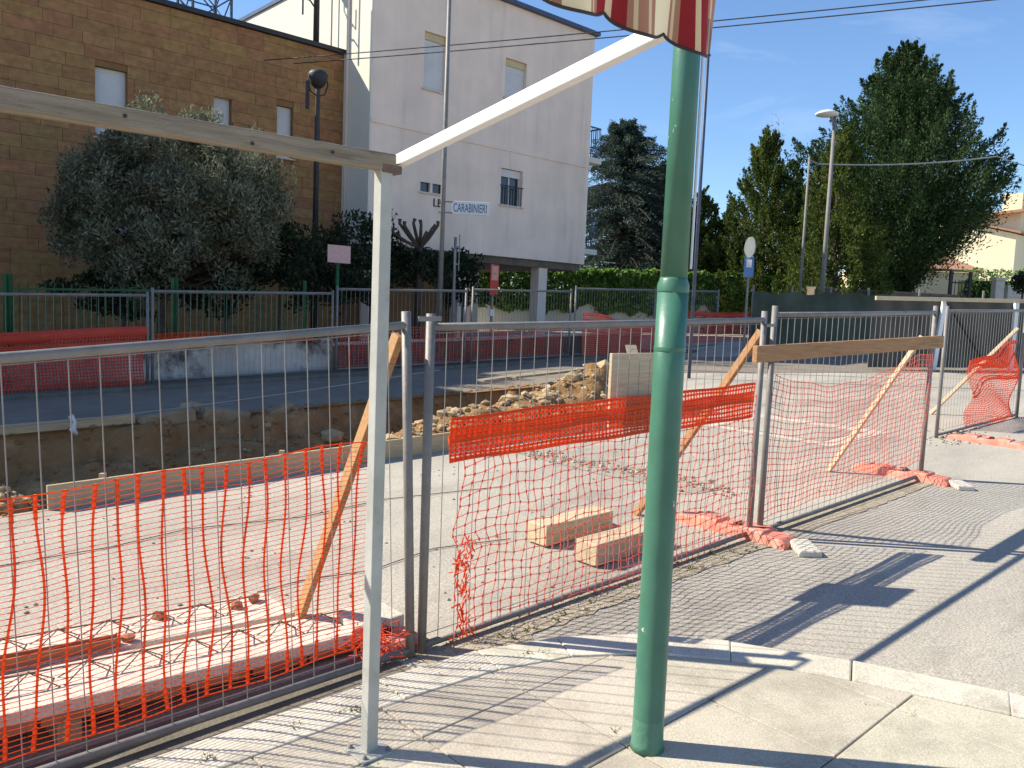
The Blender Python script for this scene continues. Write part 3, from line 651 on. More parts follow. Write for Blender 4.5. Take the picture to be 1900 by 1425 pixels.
# rusty channel lying on the joists
prop(MB().bar(P(-.5, 3.36, .271), P(1.02, 3.36, .160), .05, .012).bar(P(-.5, 3.338, .289), P(1.02, 3.338, .178), .006, .03).bar(P(-.5, 3.382, .289), P(1.02, 3.382, .178), .006, .03).build('rusty_channel', 'clay'), 'rust red channel lying on the lattice joists', 'steel channel')
for k, (s, t, lab) in enumerate([(1.06, 3.38, 'clay shard at the end of the rusty channel'), (1.58, 3.52, 'larger clay shard near the end of the back joist'), (1.68, 3.56, 'small clay shard at the very end of the back joist'), (1.25, 3.56, 'lone clay shard halfway along the back joist')]):
    b = MB(); rock_mesh(b, P(s, t, .128-.072*(s-.53)+.075), .035, 60+k); prop(b.build('clay_shard', 'clay'), lab, 'shard', 'broken clay shards')
# wedge of broken slab by the first foot with a scrap of red net
prop(MB().prism([P(1.86, 2.98, .05), P(2.14, 2.98, .05), P(2.12, 3.2, .07), P(1.9, 3.17, .07)], Z*.06).build('broken_slab', 'concrete', bevel=.008), 'broken pale slab wedged on the first red foot', 'slab')
A = []; B = []; W = []
for k in range(240):
    a = P(1.93+rr.gauss(0, .06), 2.9+rr.gauss(0, .06), .03+abs(rr.gauss(0, .05))); c = a+Vector((rr.gauss(0, .03), rr.gauss(0, .03), rr.gauss(0, .02)))
    A.append(tuple(a)); B.append(tuple(c)); W.append(.004)
prop(segs('net_scrap', A, B, W, .002, Z, 'net', None, tuple(P(1.93, 2.9, 0)), 'stuff'), 'crumpled scrap of orange net by the first fence foot', 'net')

# ------------------------------------------------------------------ awning frame, awning, green pole
fb = P(1.41, 2.14, 0); root = empty('awning_support', P(1.41, 2.14, PAVH), 'awning frame of a square steel post, a weathered wooden beam and a white arm', 'awning frame')
HT = 1.965
MB().box(P(1.41, 2.14, (PAVH+HT)/2), U*.0205, N*.0205, Z*((HT-PAVH)/2)).build('post', 'postpaint', root, bevel=.003)
MB().box(P(1.41, 2.14, PAVH+.004), U*.06, N*.06, Z*.004).build('base_plate', 'postpaint', root, bevel=.002)
for a, c in ((1, 1), (-1, 1), (1, -1), (-1, -1)): MB().lathe(P(1.41+.043*a, 2.14+.043*c, PAVH+.008), [(.008, 0), (.008, .006), (.004, .012)], 8).build('bolt', 'galv', root)
bm = MB().bar(P(1.44, 2.14, HT+.012), P(-1.6, 2.14, HT+.075), .05, .05).build('wooden_beam', 'oldwood', root, bevel=.005)
for s, hz in ((.66, .004), (.98, -.012), (1.22, .0)): MB().tube([P(s, 2.1155, HT+.012+(1.44-s)*.021+hz), P(s, 2.113, HT+.012+(1.44-s)*.021+hz)], .005, 8).build('bolt_hole', 'darkmetal', bm)
MB().bar(P(1.47, 2.165, HT+.02), P(1.47, 1.07, HT+.02+1.095*.187), .03, .036).build('white_arm', 'whitepaint', root, bevel=.003)
MB().box(P(1.425, 2.14, HT-.008), U*.034, N*.027, Z*.012).build('rusty_cap', 'rebar', root, bevel=.002)

pc = (2.12, 1.57); root = empty('green_pole', P(*pc, PAVH), 'tall chipped green steel pole standing on the pavement corner', 'pole')
MB().lathe(P(*pc, PAVH), [(.056, 0), (.051, .02), (.050, .6), (.049, 1.2), (.0488, 1.50)], 32).build('lower_shaft', 'greenpole', root, smooth=True)
MB().lathe(P(*pc, PAVH), [(.0492, 1.495), (.0499, 1.50), (.0499, 1.518), (.0445, 1.533), (.0425, 1.542)], 32).build('collar', 'greenpole', root, smooth=True)
MB().lathe(P(*pc, PAVH), [(.0425, 1.53), (.0415, 2.2), (.040, 3.6)], 32).build('upper_shaft', 'greenpole', root, smooth=True)
M['wornpaint'] = mat('worn_green_paint', (.07, .205, .135, 1), (.10, .215, .15, 1), 9, .5, .15, 40, c3=(.27, .28, .225, 1), s3=14, th3=(.56, .66))
MB().lathe(P(*pc, PAVH), [(.0575, 0), (.0525, .021), (.0512, .08), (.0505, .13), (.0502, .131)], 32).build('worn_base', 'wornpaint', root, smooth=True)
MB().tube([P(pc[0]+.036, pc[1]-.036, 1.68), P(pc[0]+.036, pc[1]-.035, 2.6)], .0045, 6).build('white_cable', 'whitepaint', root)
for h in (1.39,): MB().lathe(P(*pc, PAVH), [(.0497, h-.08), (.0502, h-.078), (.0502, h-.066), (.0497, h-.064)], 32).build('clamp_band', 'greenpole', root, smooth=True)

root = empty('awning', P(.0, 1.05, 2.4), 'red and cream striped awning with a scalloped edge above the green pole', 'awning')
m = bpy.data.materials.new('awning_stripes'); m.use_nodes = True; n_ = m.node_tree.nodes; l_ = m.node_tree.links.new
at_ = n_.new('ShaderNodeAttribute'); at_.attribute_name = 'stripe'
r = n_.new('ShaderNodeValToRGB'); r.color_ramp.interpolation = 'CONSTANT'
R1, CR, TN, WH = lin((126, 28, 34)), lin((190, 174, 146)), lin((150, 112, 95)), lin((212, 204, 178))
stops = [(0, TN), (.06, CR), (.10, TN), (.15, R1), (.28, CR), (.35, R1), (.50, TN), (.55, CR), (.575, TN), (.60, WH), (.84, TN), (.91, CR), (.95, TN)]
for k, (p_, c_) in enumerate(stops):
    e = r.color_ramp.elements[k] if k < 2 else r.color_ramp.elements.new(p_)
    e.position = p_; e.color = c_
b_ = n_['Principled BSDF']; b_.inputs['Roughness'].default_value = .85
fr = n_.new('ShaderNodeMath'); fr.operation = 'FRACT'; l_(at_.outputs['Fac'], fr.inputs[0]); l_(fr.outputs[0], r.inputs[0]); l_(r.outputs[0], b_.inputs['Base Color'])
tr_ = n_.new('ShaderNodeBsdfTranslucent'); l_(r.outputs[0], tr_.inputs[0]); ms_ = n_.new('ShaderNodeMixShader'); ms_.inputs[0].default_value = .22
l_(b_.outputs[0], ms_.inputs[1]); l_(tr_.outputs[0], ms_.inputs[2]); l_(ms_.outputs[0], n_['Material Output'].inputs[0])
M['awning'] = m
S0, S1 = -1.6, 1.518; PER = .18; TA = 1.05; LOW = 2.098; TOPH = 2.34
def cusp(s):
    u = ((S1-s)/PER+.09) % 1.0; return .026*(1-abs(math.sin(math.pi*u))**.8)
def wave(s): return .016*math.sin((s-S1)/PER*2*math.pi+.8)+.005*math.sin(s*31)
b = MB(); NS_, NV = 420, 10; st = []
for i in range(NS_+1):
    s = S0+(S1-S0)*i/NS_
    for j in range(NV+1):
        v = j/NV; low = LOW+cusp(s); h = TOPH*(v)+low*(1-v); b.v.append(P(s, TA+wave(s)*(1-v)*1.2, h)); st.append((S1-s)/.253)
for i in range(NS_):
    for j in range(NV): a = i*(NV+1)+j; b.f.append((a, a+NV+1, a+NV+2, a+1))
o = b.build('valance', 'awning', root, smooth=True)
o.data.attributes.new('stripe', 'FLOAT', 'POINT').data.foreach_set('value', st)
b = MB(); pts = [P(S0+(S1-S0)*i/NS_, TA+wave(S0+(S1-S0)*i/NS_)*1.2, LOW+cusp(S0+(S1-S0)*i/NS_)) for i in range(NS_+1)]
b.tube(pts, .0032, 6).build('edge_trim', 'darkmetal', root, smooth=True)
b = MB(); st = []
for i in range(41):
    s = S0+(S1-S0)*i/40
    for j in range(9): v = j/8; b.v.append(P(s, TA-1.9*v, TOPH+.45*v-.05*math.sin(math.pi*v))); st.append((S1-s)/.253)
for i in range(40):
    for j in range(8): a = i*9+j; b.f.append((a, a+9, a+10, a+1))
o = b.build('canopy', 'awning', root, smooth=True); o.data.attributes.new('stripe', 'FLOAT', 'POINT').data.foreach_set('value', st)
MB().tube([P(S0, TA, TOPH), P(S1, TA, TOPH)], .016, 10).build('front_bar', 'whitepaint', root, smooth=True)

# ------------------------------------------------------------------ far side: wall, fence, nets, railing
root = empty('boundary_wall', P(5, 12.9, 0), 'low stained white plaster wall behind the far fence', 'wall')
b = MB(); n = 60
MB().bar(P(-4, 12.95, .20), P(7.45, 12.95, .20), .24, .72).build('plaster', 'oldplaster', root, bevel=.01)
MB().bar(P(-4.02, 12.95, .585), P(7.47, 12.95, .585), .30, .05).build('coping', 'oldplaster', root, bevel=.01)
root = empty('boundary_wall', P(11.5, 12.9, 0), 'low brown wall behind the net stretching to the grey building', 'wall')
MB().bar(P(7.48, 12.97, .16), P(16.6, 13.3, .16), .24, .64).build('masonry', 'stonewall', root, bevel=.01)
MB().bar(P(7.48, 12.97, .505), P(16.6, 13.3, .505), .3, .05).build('coping', 'concrete', root, bevel=.01)
prop(MB().bar(P(-6, 12.35, .0), P(18, 12.85, .0), .9, .12).build('far_pavement', 'gutterm', bevel=.02), kind='structure')
GF = 'galvanised fence panels across the street'
fs = [(1.16, 4.18, 12.42, 12.42, 1.36, 'far fence panel in front of the left orange net by the olive tree'), (4.25, 7.24, 12.42, 12.45, 1.42, 'far fence panel in front of the stained white wall'),
      (7.33, 10.22, 12.45, 12.5, 1.5, 'far fence panel beside the blank white sign'), (10.39, 13.3, 12.5, 12.6, 1.53, 'far fence panel below the grey building'), (13.45, 16.5, 12.6, 12.75, 1.6, 'far fence panel in front of the bright red net'), (16.6, 19.5, 12.75, 12.9, 1.6, 'far fence panel behind the green pole by the ivy wall')]
for s0, s1, t0, t1, h, lab in fs:
    panel([(s0, t0, .08), (s1, t1, .08), (s1, t1, h+.05), (s0, t0, h+.05)], lab, GF, 32, False, .022)
def farnet(s0, s1, t0, t1, h0, h1, label, m='netdark', du=.05, wd=.010, slope=0, folds=(), miss=.0, bow=.04):
    nu = max(4, int((s1-s0)/du)); nv = max(3, int((h1-h0)/du))
    def f(a, v): return (s0+(s1-s0)*a+.02*math.sin(v*6+a*9), t0+(t1-t0)*a+bow*math.sin(a*11+v*3), h0+(h1-h0+slope*a)*v+.03*math.sin(a*8)*v)
    ex = ([], [], [])
    for v, wv_ in folds:
        for k in range(40): ex[0].append(tuple(P(*f(k/40, v)))); ex[1].append(tuple(P(*f((k+1)/40, v)))); ex[2].append(wv_)
    net('safety_net', label, 'orange safety nets across the street', f, np.linspace(0, 1, nu), np.linspace(0, 1, nv), wd, wd, m, .004, 0, extra=ex if folds else None, missing=miss)
farnet(-1.0, 4.1, 12.33, 12.36, .05, .86, 'dense orange net on the far fence beside the olive tree', folds=((.93, .16), (.75, .05)), wd=.016, du=.042)
farnet(4.4, 7.05, 12.72, 12.75, .60, .76, 'strip of bright orange net lying along the top of the white wall', 'net', .04, .018, folds=((.5, .07),), bow=.02)
farnet(7.4, 13.2, 12.56, 12.72, .08, .78, 'long dull red net hung low between the white sign and the grey building', wd=.012, du=.05, miss=.1)
farnet(13.6, 16.4, 12.45, 12.6, .05, 1.05, 'bright red net sagging from the far fence by the ivy hedge', 'netred', slope=-.35, folds=((.97, .06), (.8, .1), (.6, .05)), wd=.016, du=.045)
farnet(17.2, 20.6, 12.6, 12.2, .25, 1.05, 'purple red net past the green pole below the ivy', wd=.016, du=.05, folds=((.9, .1),))
# green railing on the wall
for k, (s0, s1, lab) in enumerate([(-1.9, .28, 'green railing bay on the wall at its far shaded end'), (.32, 2.5, 'green railing bay on the wall left of the olive trunk'), (2.55, 4.75, 'green railing bay on the wall under the olive tree'), (4.8, 7.0, 'green railing bay on the wall next to the blank white sign')]):
    root = empty('railing', P((s0+s1)/2, 12.98, .6), lab, 'railing', 'green railing bays on the white wall')
    for s in (s0, s1): MB().bar(P(s, 12.98, .58), P(s, 12.98, 1.62), .05, .05).build('post', 'railgreen', root)
    for h in (.72, 1.42): MB().bar(P(s0, 12.98, h), P(s1, 12.98, h), .03, .03).build('rail', 'railgreen', root)
    b = MB()
    for q in range(1, 20): s = s0+(s1-s0)*q/20; b.tube([P(s, 12.98, .66), P(s, 12.98, 1.5)], .008, 5)
    b.build('bars', 'railgreen', root, kind='stuff')

# ------------------------------------------------------------------ brown stone building
GZB = P(8, 18.3, 0).z; ZR = P(10.85, 18.3, 7.19).z
root = empty('brown_building', PZ(7, 18.3, GZB), 'brown stone block building with a flat roof and shuttered windows', 'building')
def zb(h, s): return P(s, 18.3, h).z
wins = [(5.15, 5.77, zb(4.42, 5.4), zb(5.83, 5.4)), (7.58, 7.99, zb(4.55, 7.7), zb(5.72, 7.7)), (9.09, 9.50, zb(4.5, 9.3), zb(5.69, 9.3)), (5.12, 5.82, zb(2.55, 5.4), zb(4.02, 5.4))]
TB = 18.32
# core wall with real openings
def wall_with_openings(b, s0, s1, z0, z1, t, th, ops):
    xs = sorted({s0, s1}|{o[0] for o in ops}|{o[1] for o in ops}); zs = sorted({z0, z1}|{o[2] for o in ops}|{o[3] for o in ops})
    for i in range(len(xs)-1):
        for j in range(len(zs)-1):
            cs, cz = (xs[i]+xs[i+1])/2, (zs[j]+zs[j+1])/2
            if any(o[0] < cs < o[1] and o[2] < cz < o[3] for o in ops): continue
            b.box(PZ(cs, t+th/2, cz), U*((xs[i+1]-xs[i])/2), N*(th/2), Z*((zs[j+1]-zs[j])/2))
b = MB(); wall_with_openings(b, -14, 10.93, GZB-1.2, ZR-.02, TB+.025, .3, wins); b.build('wall', 'mortar', root)
MB().box(PZ(-1.5, TB+5, (GZB-1+ZR)/2-.1), U*12.4, N*4.6, Z*((ZR-GZB)/2+.4)).build('core', 'mortar', root)
MB().box(PZ(-1.5, TB+4.9, ZR+.03), U*12.47, N*5.0, Z*.05).build('roof_edge', 'darkmetal', root)
# unseen taller masses added beyond the frame to cast shade over the trench
MB().box(PZ(-7.2, TB+5.0, ZR+1.85), U*6.7, N*4.9, Z*1.77).build('upper_storey', 'mortar', root)
MB().box(PZ(-9.5, TB+5.0, ZR+4.3), U*4.4, N*4.85, Z*.45).build('shade_tower', 'mortar', root)
CH = .245; k = 0; blocks = []
z = GZB-.5
while z < ZR-.05:
    zt = min(z+CH, ZR-.03); s = 2.55-random.uniform(0, .7)
    while s < 10.93:
        ln = random.choice((.52, .62, .74, .86)); e = min(s+ln, 10.93)
        parts = [(s, e)]
        for o in wins:
            if o[2]-.02 < (z+zt)/2 < o[3]+.02:
                q = []
                for a, c in parts:
                    if c <= o[0] or a >= o[1]: q.append((a, c))
                    else:
                        if a < o[0]: q.append((a, o[0]))
                        if c > o[1]: q.append((o[1], c))
                parts = q
        for a, c in parts:
            if c-a > .05: blocks.append((a, c, z, zt))
        s = e
    z += CH; k += 1
blocks.sort(key=lambda q: -(q[2]+.0*q[0]))
rest = MB(); cache = {}
WALLP = [o for o in root.children if o.name.startswith('wall')][0]
for q, (a, c, z0, z1) in enumerate(blocks):
    j = .006; pr = .022+random.uniform(-.005, .006)
    cen = PZ((a+c)/2, TB+.025-pr/2, (z0+z1)/2); hx, hz = (c-a)/2-j/2, (z1-z0)/2-j/2
    if q < 300:
        key = (round(hx, 3), round(hz, 3))
        if key not in cache:
            mb = MB().box(Vector((0, 0, 0)), U*hx, N*.02, Z*hz); me = bpy.data.meshes.new('stone_block'); me.from_pydata([tuple(v) for v in mb.v], [], mb.f); me.materials.append(M['block']); cache[key] = me
        o = bpy.data.objects.new('stone_block', cache[key]); col.objects.link(o); o.parent = WALLP; o.location = cen-origin(root)
    else: rest.box(cen, U*hx, N*.02, Z*hz)
for zz in np.arange(GZB-.5, ZR-.1, CH):
    s = -14
    while s < 1.8: ln = random.choice((.62, .74, .86)); rest.box(PZ(s+ln/2, TB+.02, zz+CH/2), U*(ln/2-.003), N*.022, Z*(CH/2-.003)); s += ln
rest.build('lower_stone_blocks', 'block', WALLP, kind='stuff')
for s0, s1, z0, z1 in wins:
    w_ = MB().box(PZ((s0+s1)/2, TB+.16, (z0+z1)/2), U*((s1-s0)/2), N*.02, Z*((z1-z0)/2)).build('window', 'shutter', root)
    b = MB(); zz = z0+.05
    while zz < z1-.03: b.box(PZ((s0+s1)/2, TB+.137, zz), U*((s1-s0)/2-.015), N*.006, Z*.021); zz += .05
    b.build('shutter_slats', 'shutter', w_, kind='stuff')
    MB().box(PZ((s0+s1)/2, TB+.05, z0-.02), U*((s1-s0)/2+.04), N*.10, Z*.018).build('sill', 'concrete', w_)
# roof masts
root = empty('lattice_mast', PZ(7.6, 19.6, ZR+.08), 'blue grey lattice mast on the roof of the brown building', 'mast')
cs = [PZ(7.45+.0, 19.2, 0), PZ(8.35, 19.2, 0), PZ(8.35, 20.1, 0), PZ(7.45, 20.1, 0)]
for c in cs: MB().tube([c+Z*(ZR+.07), c+Z*(ZR+4)], .035, 6).build('leg', 'bluesteel', root)
b = MB()
for q in range(4):
    c, d = cs[q], cs[(q+1) % 4]
    for k in range(5):
        z0 = ZR+.1+k*.75; b.tube([c+Z*z0, d+Z*(z0+.75)], .018, 5); b.tube([d+Z*z0, c+Z*(z0+.75)], .018, 5); b.tube([c+Z*z0, d+Z*z0], .018, 5)
b.build('bracing', 'bluesteel', root)
root = empty('aerial_mast', PZ(10.3, 18.75, ZR+.05), 'dark aerial mast with curved brackets on the brown building roof corner', 'mast')
b0 = PZ(10.3, 18.75, ZR+.05)
MB().tube([b0, b0+Z*3.6], [.075, .065], 10).build('pole', 'darkmetal', root, smooth=True)
for k, (dx, z0, z1) in enumerate([(-.36, .95, 1.35), (-.24, 1.25, 1.9), (.22, 1.2, 2.4)]):
    MB().tube([b0+Z*z0, b0+U*dx*.5+Z*(z0+.18), b0+U*dx+Z*(z0+.2), b0+U*dx+Z*z1], .022, 6).build('bracket', 'darkmetal', root)
MB().tube([b0-U*.37+Z*.75, b0-U*.37+Z*2.6], .025, 6).build('side_rod', 'darkmetal', root)
MB().tube([b0+U*.42+Z*.05, b0+U*.42+Z*2.7], .022, 6).build('side_rod', 'greycable', root)
MB().box(b0+U*.2+Z*1.75, U*.1, N*.05, Z*.16).build('junction_box', 'darkmetal', root)
# dark lantern in front of the brown wall
lp = atT(590, 150, 16.2); g0 = onground(lp)
root = empty('street_lantern', g0, 'dark round lantern on a slim black pole in front of the brown wall', 'street lamp')
MB().tube([g0, Vector((g0.x, g0.y, lp.z-.25)), Vector((g0.x, g0.y, lp.z+.05))], [.075, .05, .04], 10).build('pole', 'darkmetal', root, smooth=True)
MB().lathe(Vector((g0.x, g0.y, lp.z)), [(.06, -.16), (.15, -.08), (.19, .03), (.22, .12), (.16, .20), (.05, .24)], 16).build('lantern_head', 'darkmetal', root, smooth=True)
c = Vector((g0.x, g0.y, lp.z))
for sg in (-1, 1):
    MB().tube([c+U*.2*sg+Z*.1, c+U*.24*sg-Z*.05, c+U*.17*sg-Z*.25, c-Z*.32], .018, 6).build('scroll_bracket', 'darkmetal', root)
MB().bar(c-U*.24-Z*.05, c-U*.24-Z*.62, .07, .07).build('hanging_box', 'darkmetal', root)

# ------------------------------------------------------------------ grey building on columns
TG = 17.1; zg = lambda h, s: P(s, TG, h).z
ZT = zg(9.02, 18.4); ZU = zg(2.42, 15); SA, SB = 10.88, 18.56
root = empty('grey_building', P(14.7, TG, 0), 'grey plastered building raised on columns with sunlit cream side', 'building')
gw = [(12.37, 13.05, zg(6.45, 12.7), zg(7.83, 12.7)), (15.07, 15.86, zg(6.68, 15.4), zg(7.72, 15.4)), (15.06, 15.87, zg(3.82, 15.4), zg(4.80, 15.4)), (12.37, 12.68, zg(3.92, 12.6), zg(4.16, 12.6)), (12.75, 13.06, zg(3.92, 12.6), zg(4.16, 12.6))]
b = MB(); wall_with_openings(b, SA, SB, ZU, ZT, TG, .3, gw); fw = b.build('facade', 'plaster', root)
MB().box(PZ((SA+SB)/2, TG+3.75, (ZU+ZT)/2), U*((SB-SA)/2-.03), N*3.43, Z*((ZT-ZU)/2-.01)).build('core', 'plaster', root)
MB().box(PZ(SA-.02, TG+3.6, (ZU+ZT)/2), U*.022, N*3.6, Z*((ZT-ZU)/2)).build('side_wall', 'cream', root)
MB().box(PZ((SA+SB)/2, TG+3.6, ZT+.05), U*((SB-SA)/2+.09), N*3.75, Z*.05).build('roof_edge', 'bluesteel', root)
MB().box(PZ((SA+SB)/2, TG-.012, zg(5.33, 15)), U*((SB-SA)/2+.005), N*.014, Z*.05).build('string_course', 'plaster', fw)
MB().box(PZ((SA+SB)/2, TG+3.65, ZU-.10), U*((SB-SA)/2-.04), N*3.5, Z*.1).build('floor_slab', 'stonewall', root)
gg = P(15, TG, 0).z
for s, t in ((17.0, TG+.35), (14.0, TG+.35), (11.2, TG+.35), (18.3, TG+5), (14, TG+5)):
    MB().box(PZ(s, t, (gg-.4+ZU)/2), U*.17, N*.17, Z*((ZU-gg+.4)/2-.1)).build('column', 'plaster', root)
MB().box(PZ(12.6, TG+3.6, (gg+ZU)/2-.2), U*1.7, N*3.0, Z*((ZU-gg)/2+.1)).build('ground_floor_room', 'mortar', root)
for i, (s0, s1, z0, z1) in enumerate(gw):
    cs_, cz = (s0+s1)/2, (z0+z1)/2
    if i < 2:
        wd_ = MB().box(PZ(cs_, TG+.13, cz), U*((s1-s0)/2), N*.02, Z*((z1-z0)/2)).build('window', 'shutter', root)
        b = MB(); zz = z0+.05
        while zz < z1-.2: b.box(PZ(cs_, TG+.105, zz), U*((s1-s0)/2-.015), N*.007, Z*.022); zz += .052
        b.build('shutter_slats', 'shutter', wd_, kind='stuff')
        MB().box(PZ(cs_, TG+.10, z1-.09), U*((s1-s0)/2-.01), N*.03, Z*.085).build('shutter_box', 'shuttery', wd_)
    elif i == 2:
        wd_ = MB().box(PZ(cs_, TG+.18, cz), U*((s1-s0)/2), N*.02, Z*((z1-z0)/2)).build('window', 'glass', root)
        MB().box(PZ(cs_, TG+.12, z1-.11), U*((s1-s0)/2-.01), N*.03, Z*.10).build('shutter_box', 'shutter', wd_)
        for x in (s0+.025, cs_, s1-.025): MB().box(PZ(x, TG+.15, cz-.1), U*.022, N*.02, Z*((z1-z0)/2-.11)).build('frame', 'shutter', wd_)
        b = MB()
        for x in np.linspace(s0+.06, s1-.06, 8): b.tube([PZ(x, TG-.02, z0+.02), PZ(x, TG-.02, cz+.02)], .01, 5)
        b.tube([PZ(s0-.02, TG-.02, cz+.02), PZ(s1+.02, TG-.02, cz+.02)], .014, 5); b.build('guard_rail', 'darkmetal', wd_)
    else:
        wd_ = MB().box(PZ(cs_, TG+.1, cz), U*((s1-s0)/2), N*.02, Z*((z1-z0)/2)).build('window', 'glass', root)
    if i != 4: MB().box(PZ(cs_+(.19 if i == 3 else 0), TG+.03, z0-.025), U*((s1-s0)/2+.05+(.19 if i == 3 else 0)), N*.08, Z*.022).build('sill', 'concrete', wd_)
ex_, ey_, ez_ = U, Z, -N
lettering('wall_lettering', 'LE', .2, PZ(12.92, TG-.001, zg(3.68, 12.9)), ex_, ey_, ez_, 'darkmetal', root, .02)
# balconies on the far end wall
for z0, zr in ((zg(2.75, 18.6), 1.0), (zg(5.55, 18.6), 1.0)):
    bal = MB().box(PZ(SB+.5, TG+1.7, z0), U*.5, N*1.3, Z*.08).build('balcony', 'cream', root)
    b = MB()
    for q in np.linspace(0, 1, 14):
        b.tube([PZ(SB+.96, TG+.45+q*2.5, z0+.08), PZ(SB+.96, TG+.45+q*2.5, z0+1.0)], .012, 5)
        if q < .8: b.tube([PZ(SB+.05+q*1.1, TG+.45, z0+.08), PZ(SB+.05+q*1.1, TG+.45, z0+1.0)], .012, 5)
    b.tube([PZ(SB+.0, TG+.45, z0+1.0), PZ(SB+.96, TG+.45, z0+1.0), PZ(SB+.96, TG+2.95, z0+1.0)], .025, 6)
    b.build('railing', 'bluesteel', bal)
# drain pipe on the sunlit side
MB().tube([PZ(SA-.07, TG+1.0, ZU), PZ(SA-.07, TG+1.0, ZT)], .04, 8).build('drain_pipe', 'plaster', root, smooth=True)

# ------------------------------------------------------------------ poles and signs across the street
def pole_between(name, xb, yb, xt, yt, t, r, m, label, cat='pole', r2=None, extra=0):
    a = onground(atT(xb, yb, t)); top = atT(xt, yt, t); p1_ = Vector((a.x, a.y, top.z+extra))
    root = empty(name, a, label, cat); MB().tube([a, (a+p1_)/2, p1_], [r, (r+(r2 or r))/2, r2 or r], 10).build('shaft', m, root, smooth=True)
    return root, a, p1_
root, a, tp = pole_between('sign_pole', 815, 590, 833, 10, 13.6, .062, 'galv', 'tall slim galvanised lamp pole carrying the CARABINIERI sign', 'pole', .035, 1.2)
Dv = -N
# sign board turned towards the camera side
sx = (U*.80-N*.6).normalized(); 
c = atT(871, 391, 13.6); sw, shh = .40, .135
brd = MB().box(Vector((a.x, a.y, c.z))+U*.0+sx*(.16+sw)-N*.0, sx*sw, sx.cross(Z)*.012, Z*shh).build('sign_board', 'signwhite', root, bevel=.01)
fc = Vector((a.x, a.y, c.z))+sx*(.16+sw)+sx.cross(Z)*.0125
lettering('lettering', 'CARABINIERI', .175, fc, sx, Z, sx.cross(Z), 'signink', brd, .004, width=.68)
b = MB()
for z_ in (-.118, .118): b.box(fc+Z*z_, sx*(sw-.02), sx.cross(Z)*.001, Z*.006)
b.build('printed_border', 'signwhite', brd)
for z_ in (.11, -.11): MB().bar(Vector((a.x, a.y, c.z+z_))-sx*.08, Vector((a.x, a.y, c.z+z_))+sx*.2, .03, .025).build('bracket', 'galv', root)
# blank sign on a green post
root, a, tp = pole_between('blank_sign', 624, 610, 626, 455, 12.9, .03, 'railgreen', 'blank whitish sign board on a green post before the dark shrubs', 'sign')
MB().box(Vector((a.x, a.y, atT(627, 471, 12.8).z))-N*.045, U*.23, N*.008, Z*.155).build('board', 'pinkish', root, bevel=.01)
# sign seen edge-on
root, a, tp = pole_between('edge_on_sign', 840, 600, 846, 440, 13.4, .03, 'galv', 'grey traffic sign seen edge-on next to the lamp pole', 'sign')
vd = Vector((a.x, a.y, 0)).normalized(); sd_ = Vector((vd.y, -vd.x, 0))
for z0, hz in ((.02, .26), (-.33, .13)):
    MB().box(tp+sd_*.085+vd*.25+Z*(z0-.22), vd*.26, sd_*.012, Z*hz).build('plate', 'signback', root, bevel=.004)
    MB().bar(tp+Z*(z0-.22), tp+sd_*.085+Z*(z0-.22), .03, .03).build('bracket', 'galv', root)
# red and white sign
root, a, tp = pole_between('red_white_sign', 911, 610, 916, 490, 13.2, .028, 'galv', 'red and white notice sign on a thin post under the grey building', 'sign')
zc = atT(917, 519, 13.1).z; face = (-N*.9+U*.2).normalized(); fx = face.cross(Z)*-1
pl = MB().box(Vector((a.x, a.y, zc))+face*.04, fx*.15, face*.008, Z*.32).build('panel', 'signred', root, bevel=.006)
MB().box(Vector((a.x, a.y, zc+.14))+face*.05, fx*.115, face*.004, Z*.15).build('white_notice', 'signpink', pl)
MB().box(Vector((a.x, a.y, zc+.13))+face*.056, fx*.07, face*.002, Z*.014).build('printed_line', 'signback', pl)
MB().box(Vector((a.x, a.y, atT(905, 580, 13.1).z))+face*.05-fx*.09, fx*.06, face*.04, Z*.07).build('small_box', 'signwhite', root)
# round sign and blue plate on the right
p0 = onground(at(1382, 610, 19.5)); root = empty('parking_sign', p0, 'grey backed round sign above a blue plate on a post before the ivy', 'sign')
tz = at(1383, 440, 19.5).z
MB().tube([p0, Vector((p0.x, p0.y, tz))], .03, 8).build('post', 'galv', root)
vd = Vector((p0.x, p0.y, 0)).normalized(); c = Vector((p0.x, p0.y, at(1383, 459, 19.5).z))-vd*.05
sv = (vd*.5+Vector((vd.y, -vd.x, 0))*.86).normalized(); MB().tube([c+sv*.012, c-sv*.012], .245, 24).build('round_plate', 'signback', root)
MB().box(Vector((p0.x, p0.y, at(1384, 496, 19.5).z))-vd*.05, Vector((vd.y, -vd.x, 0))*.11, vd*.01, Z*.23).build('blue_plate', 'signblue', root)
MB().box(Vector((p0.x, p0.y, at(1384, 489, 19.5).z))-vd*.064, Vector((vd.y, -vd.x, 0))*.06, vd*.003, Z*.09).build('white_pictogram', 'signwhite', root)
# thin dark pole behind the green pole
p0 = onground(at(1284, 600, 15.0)); root = empty('thin_pole', p0, 'thin tall dark blue pole just behind the green pole', 'pole')
MB().tube([p0, Vector((p0.x, p0.y, 7.4))], [.034, .03], 8).build('shaft', 'bluesteel', root, smooth=True)
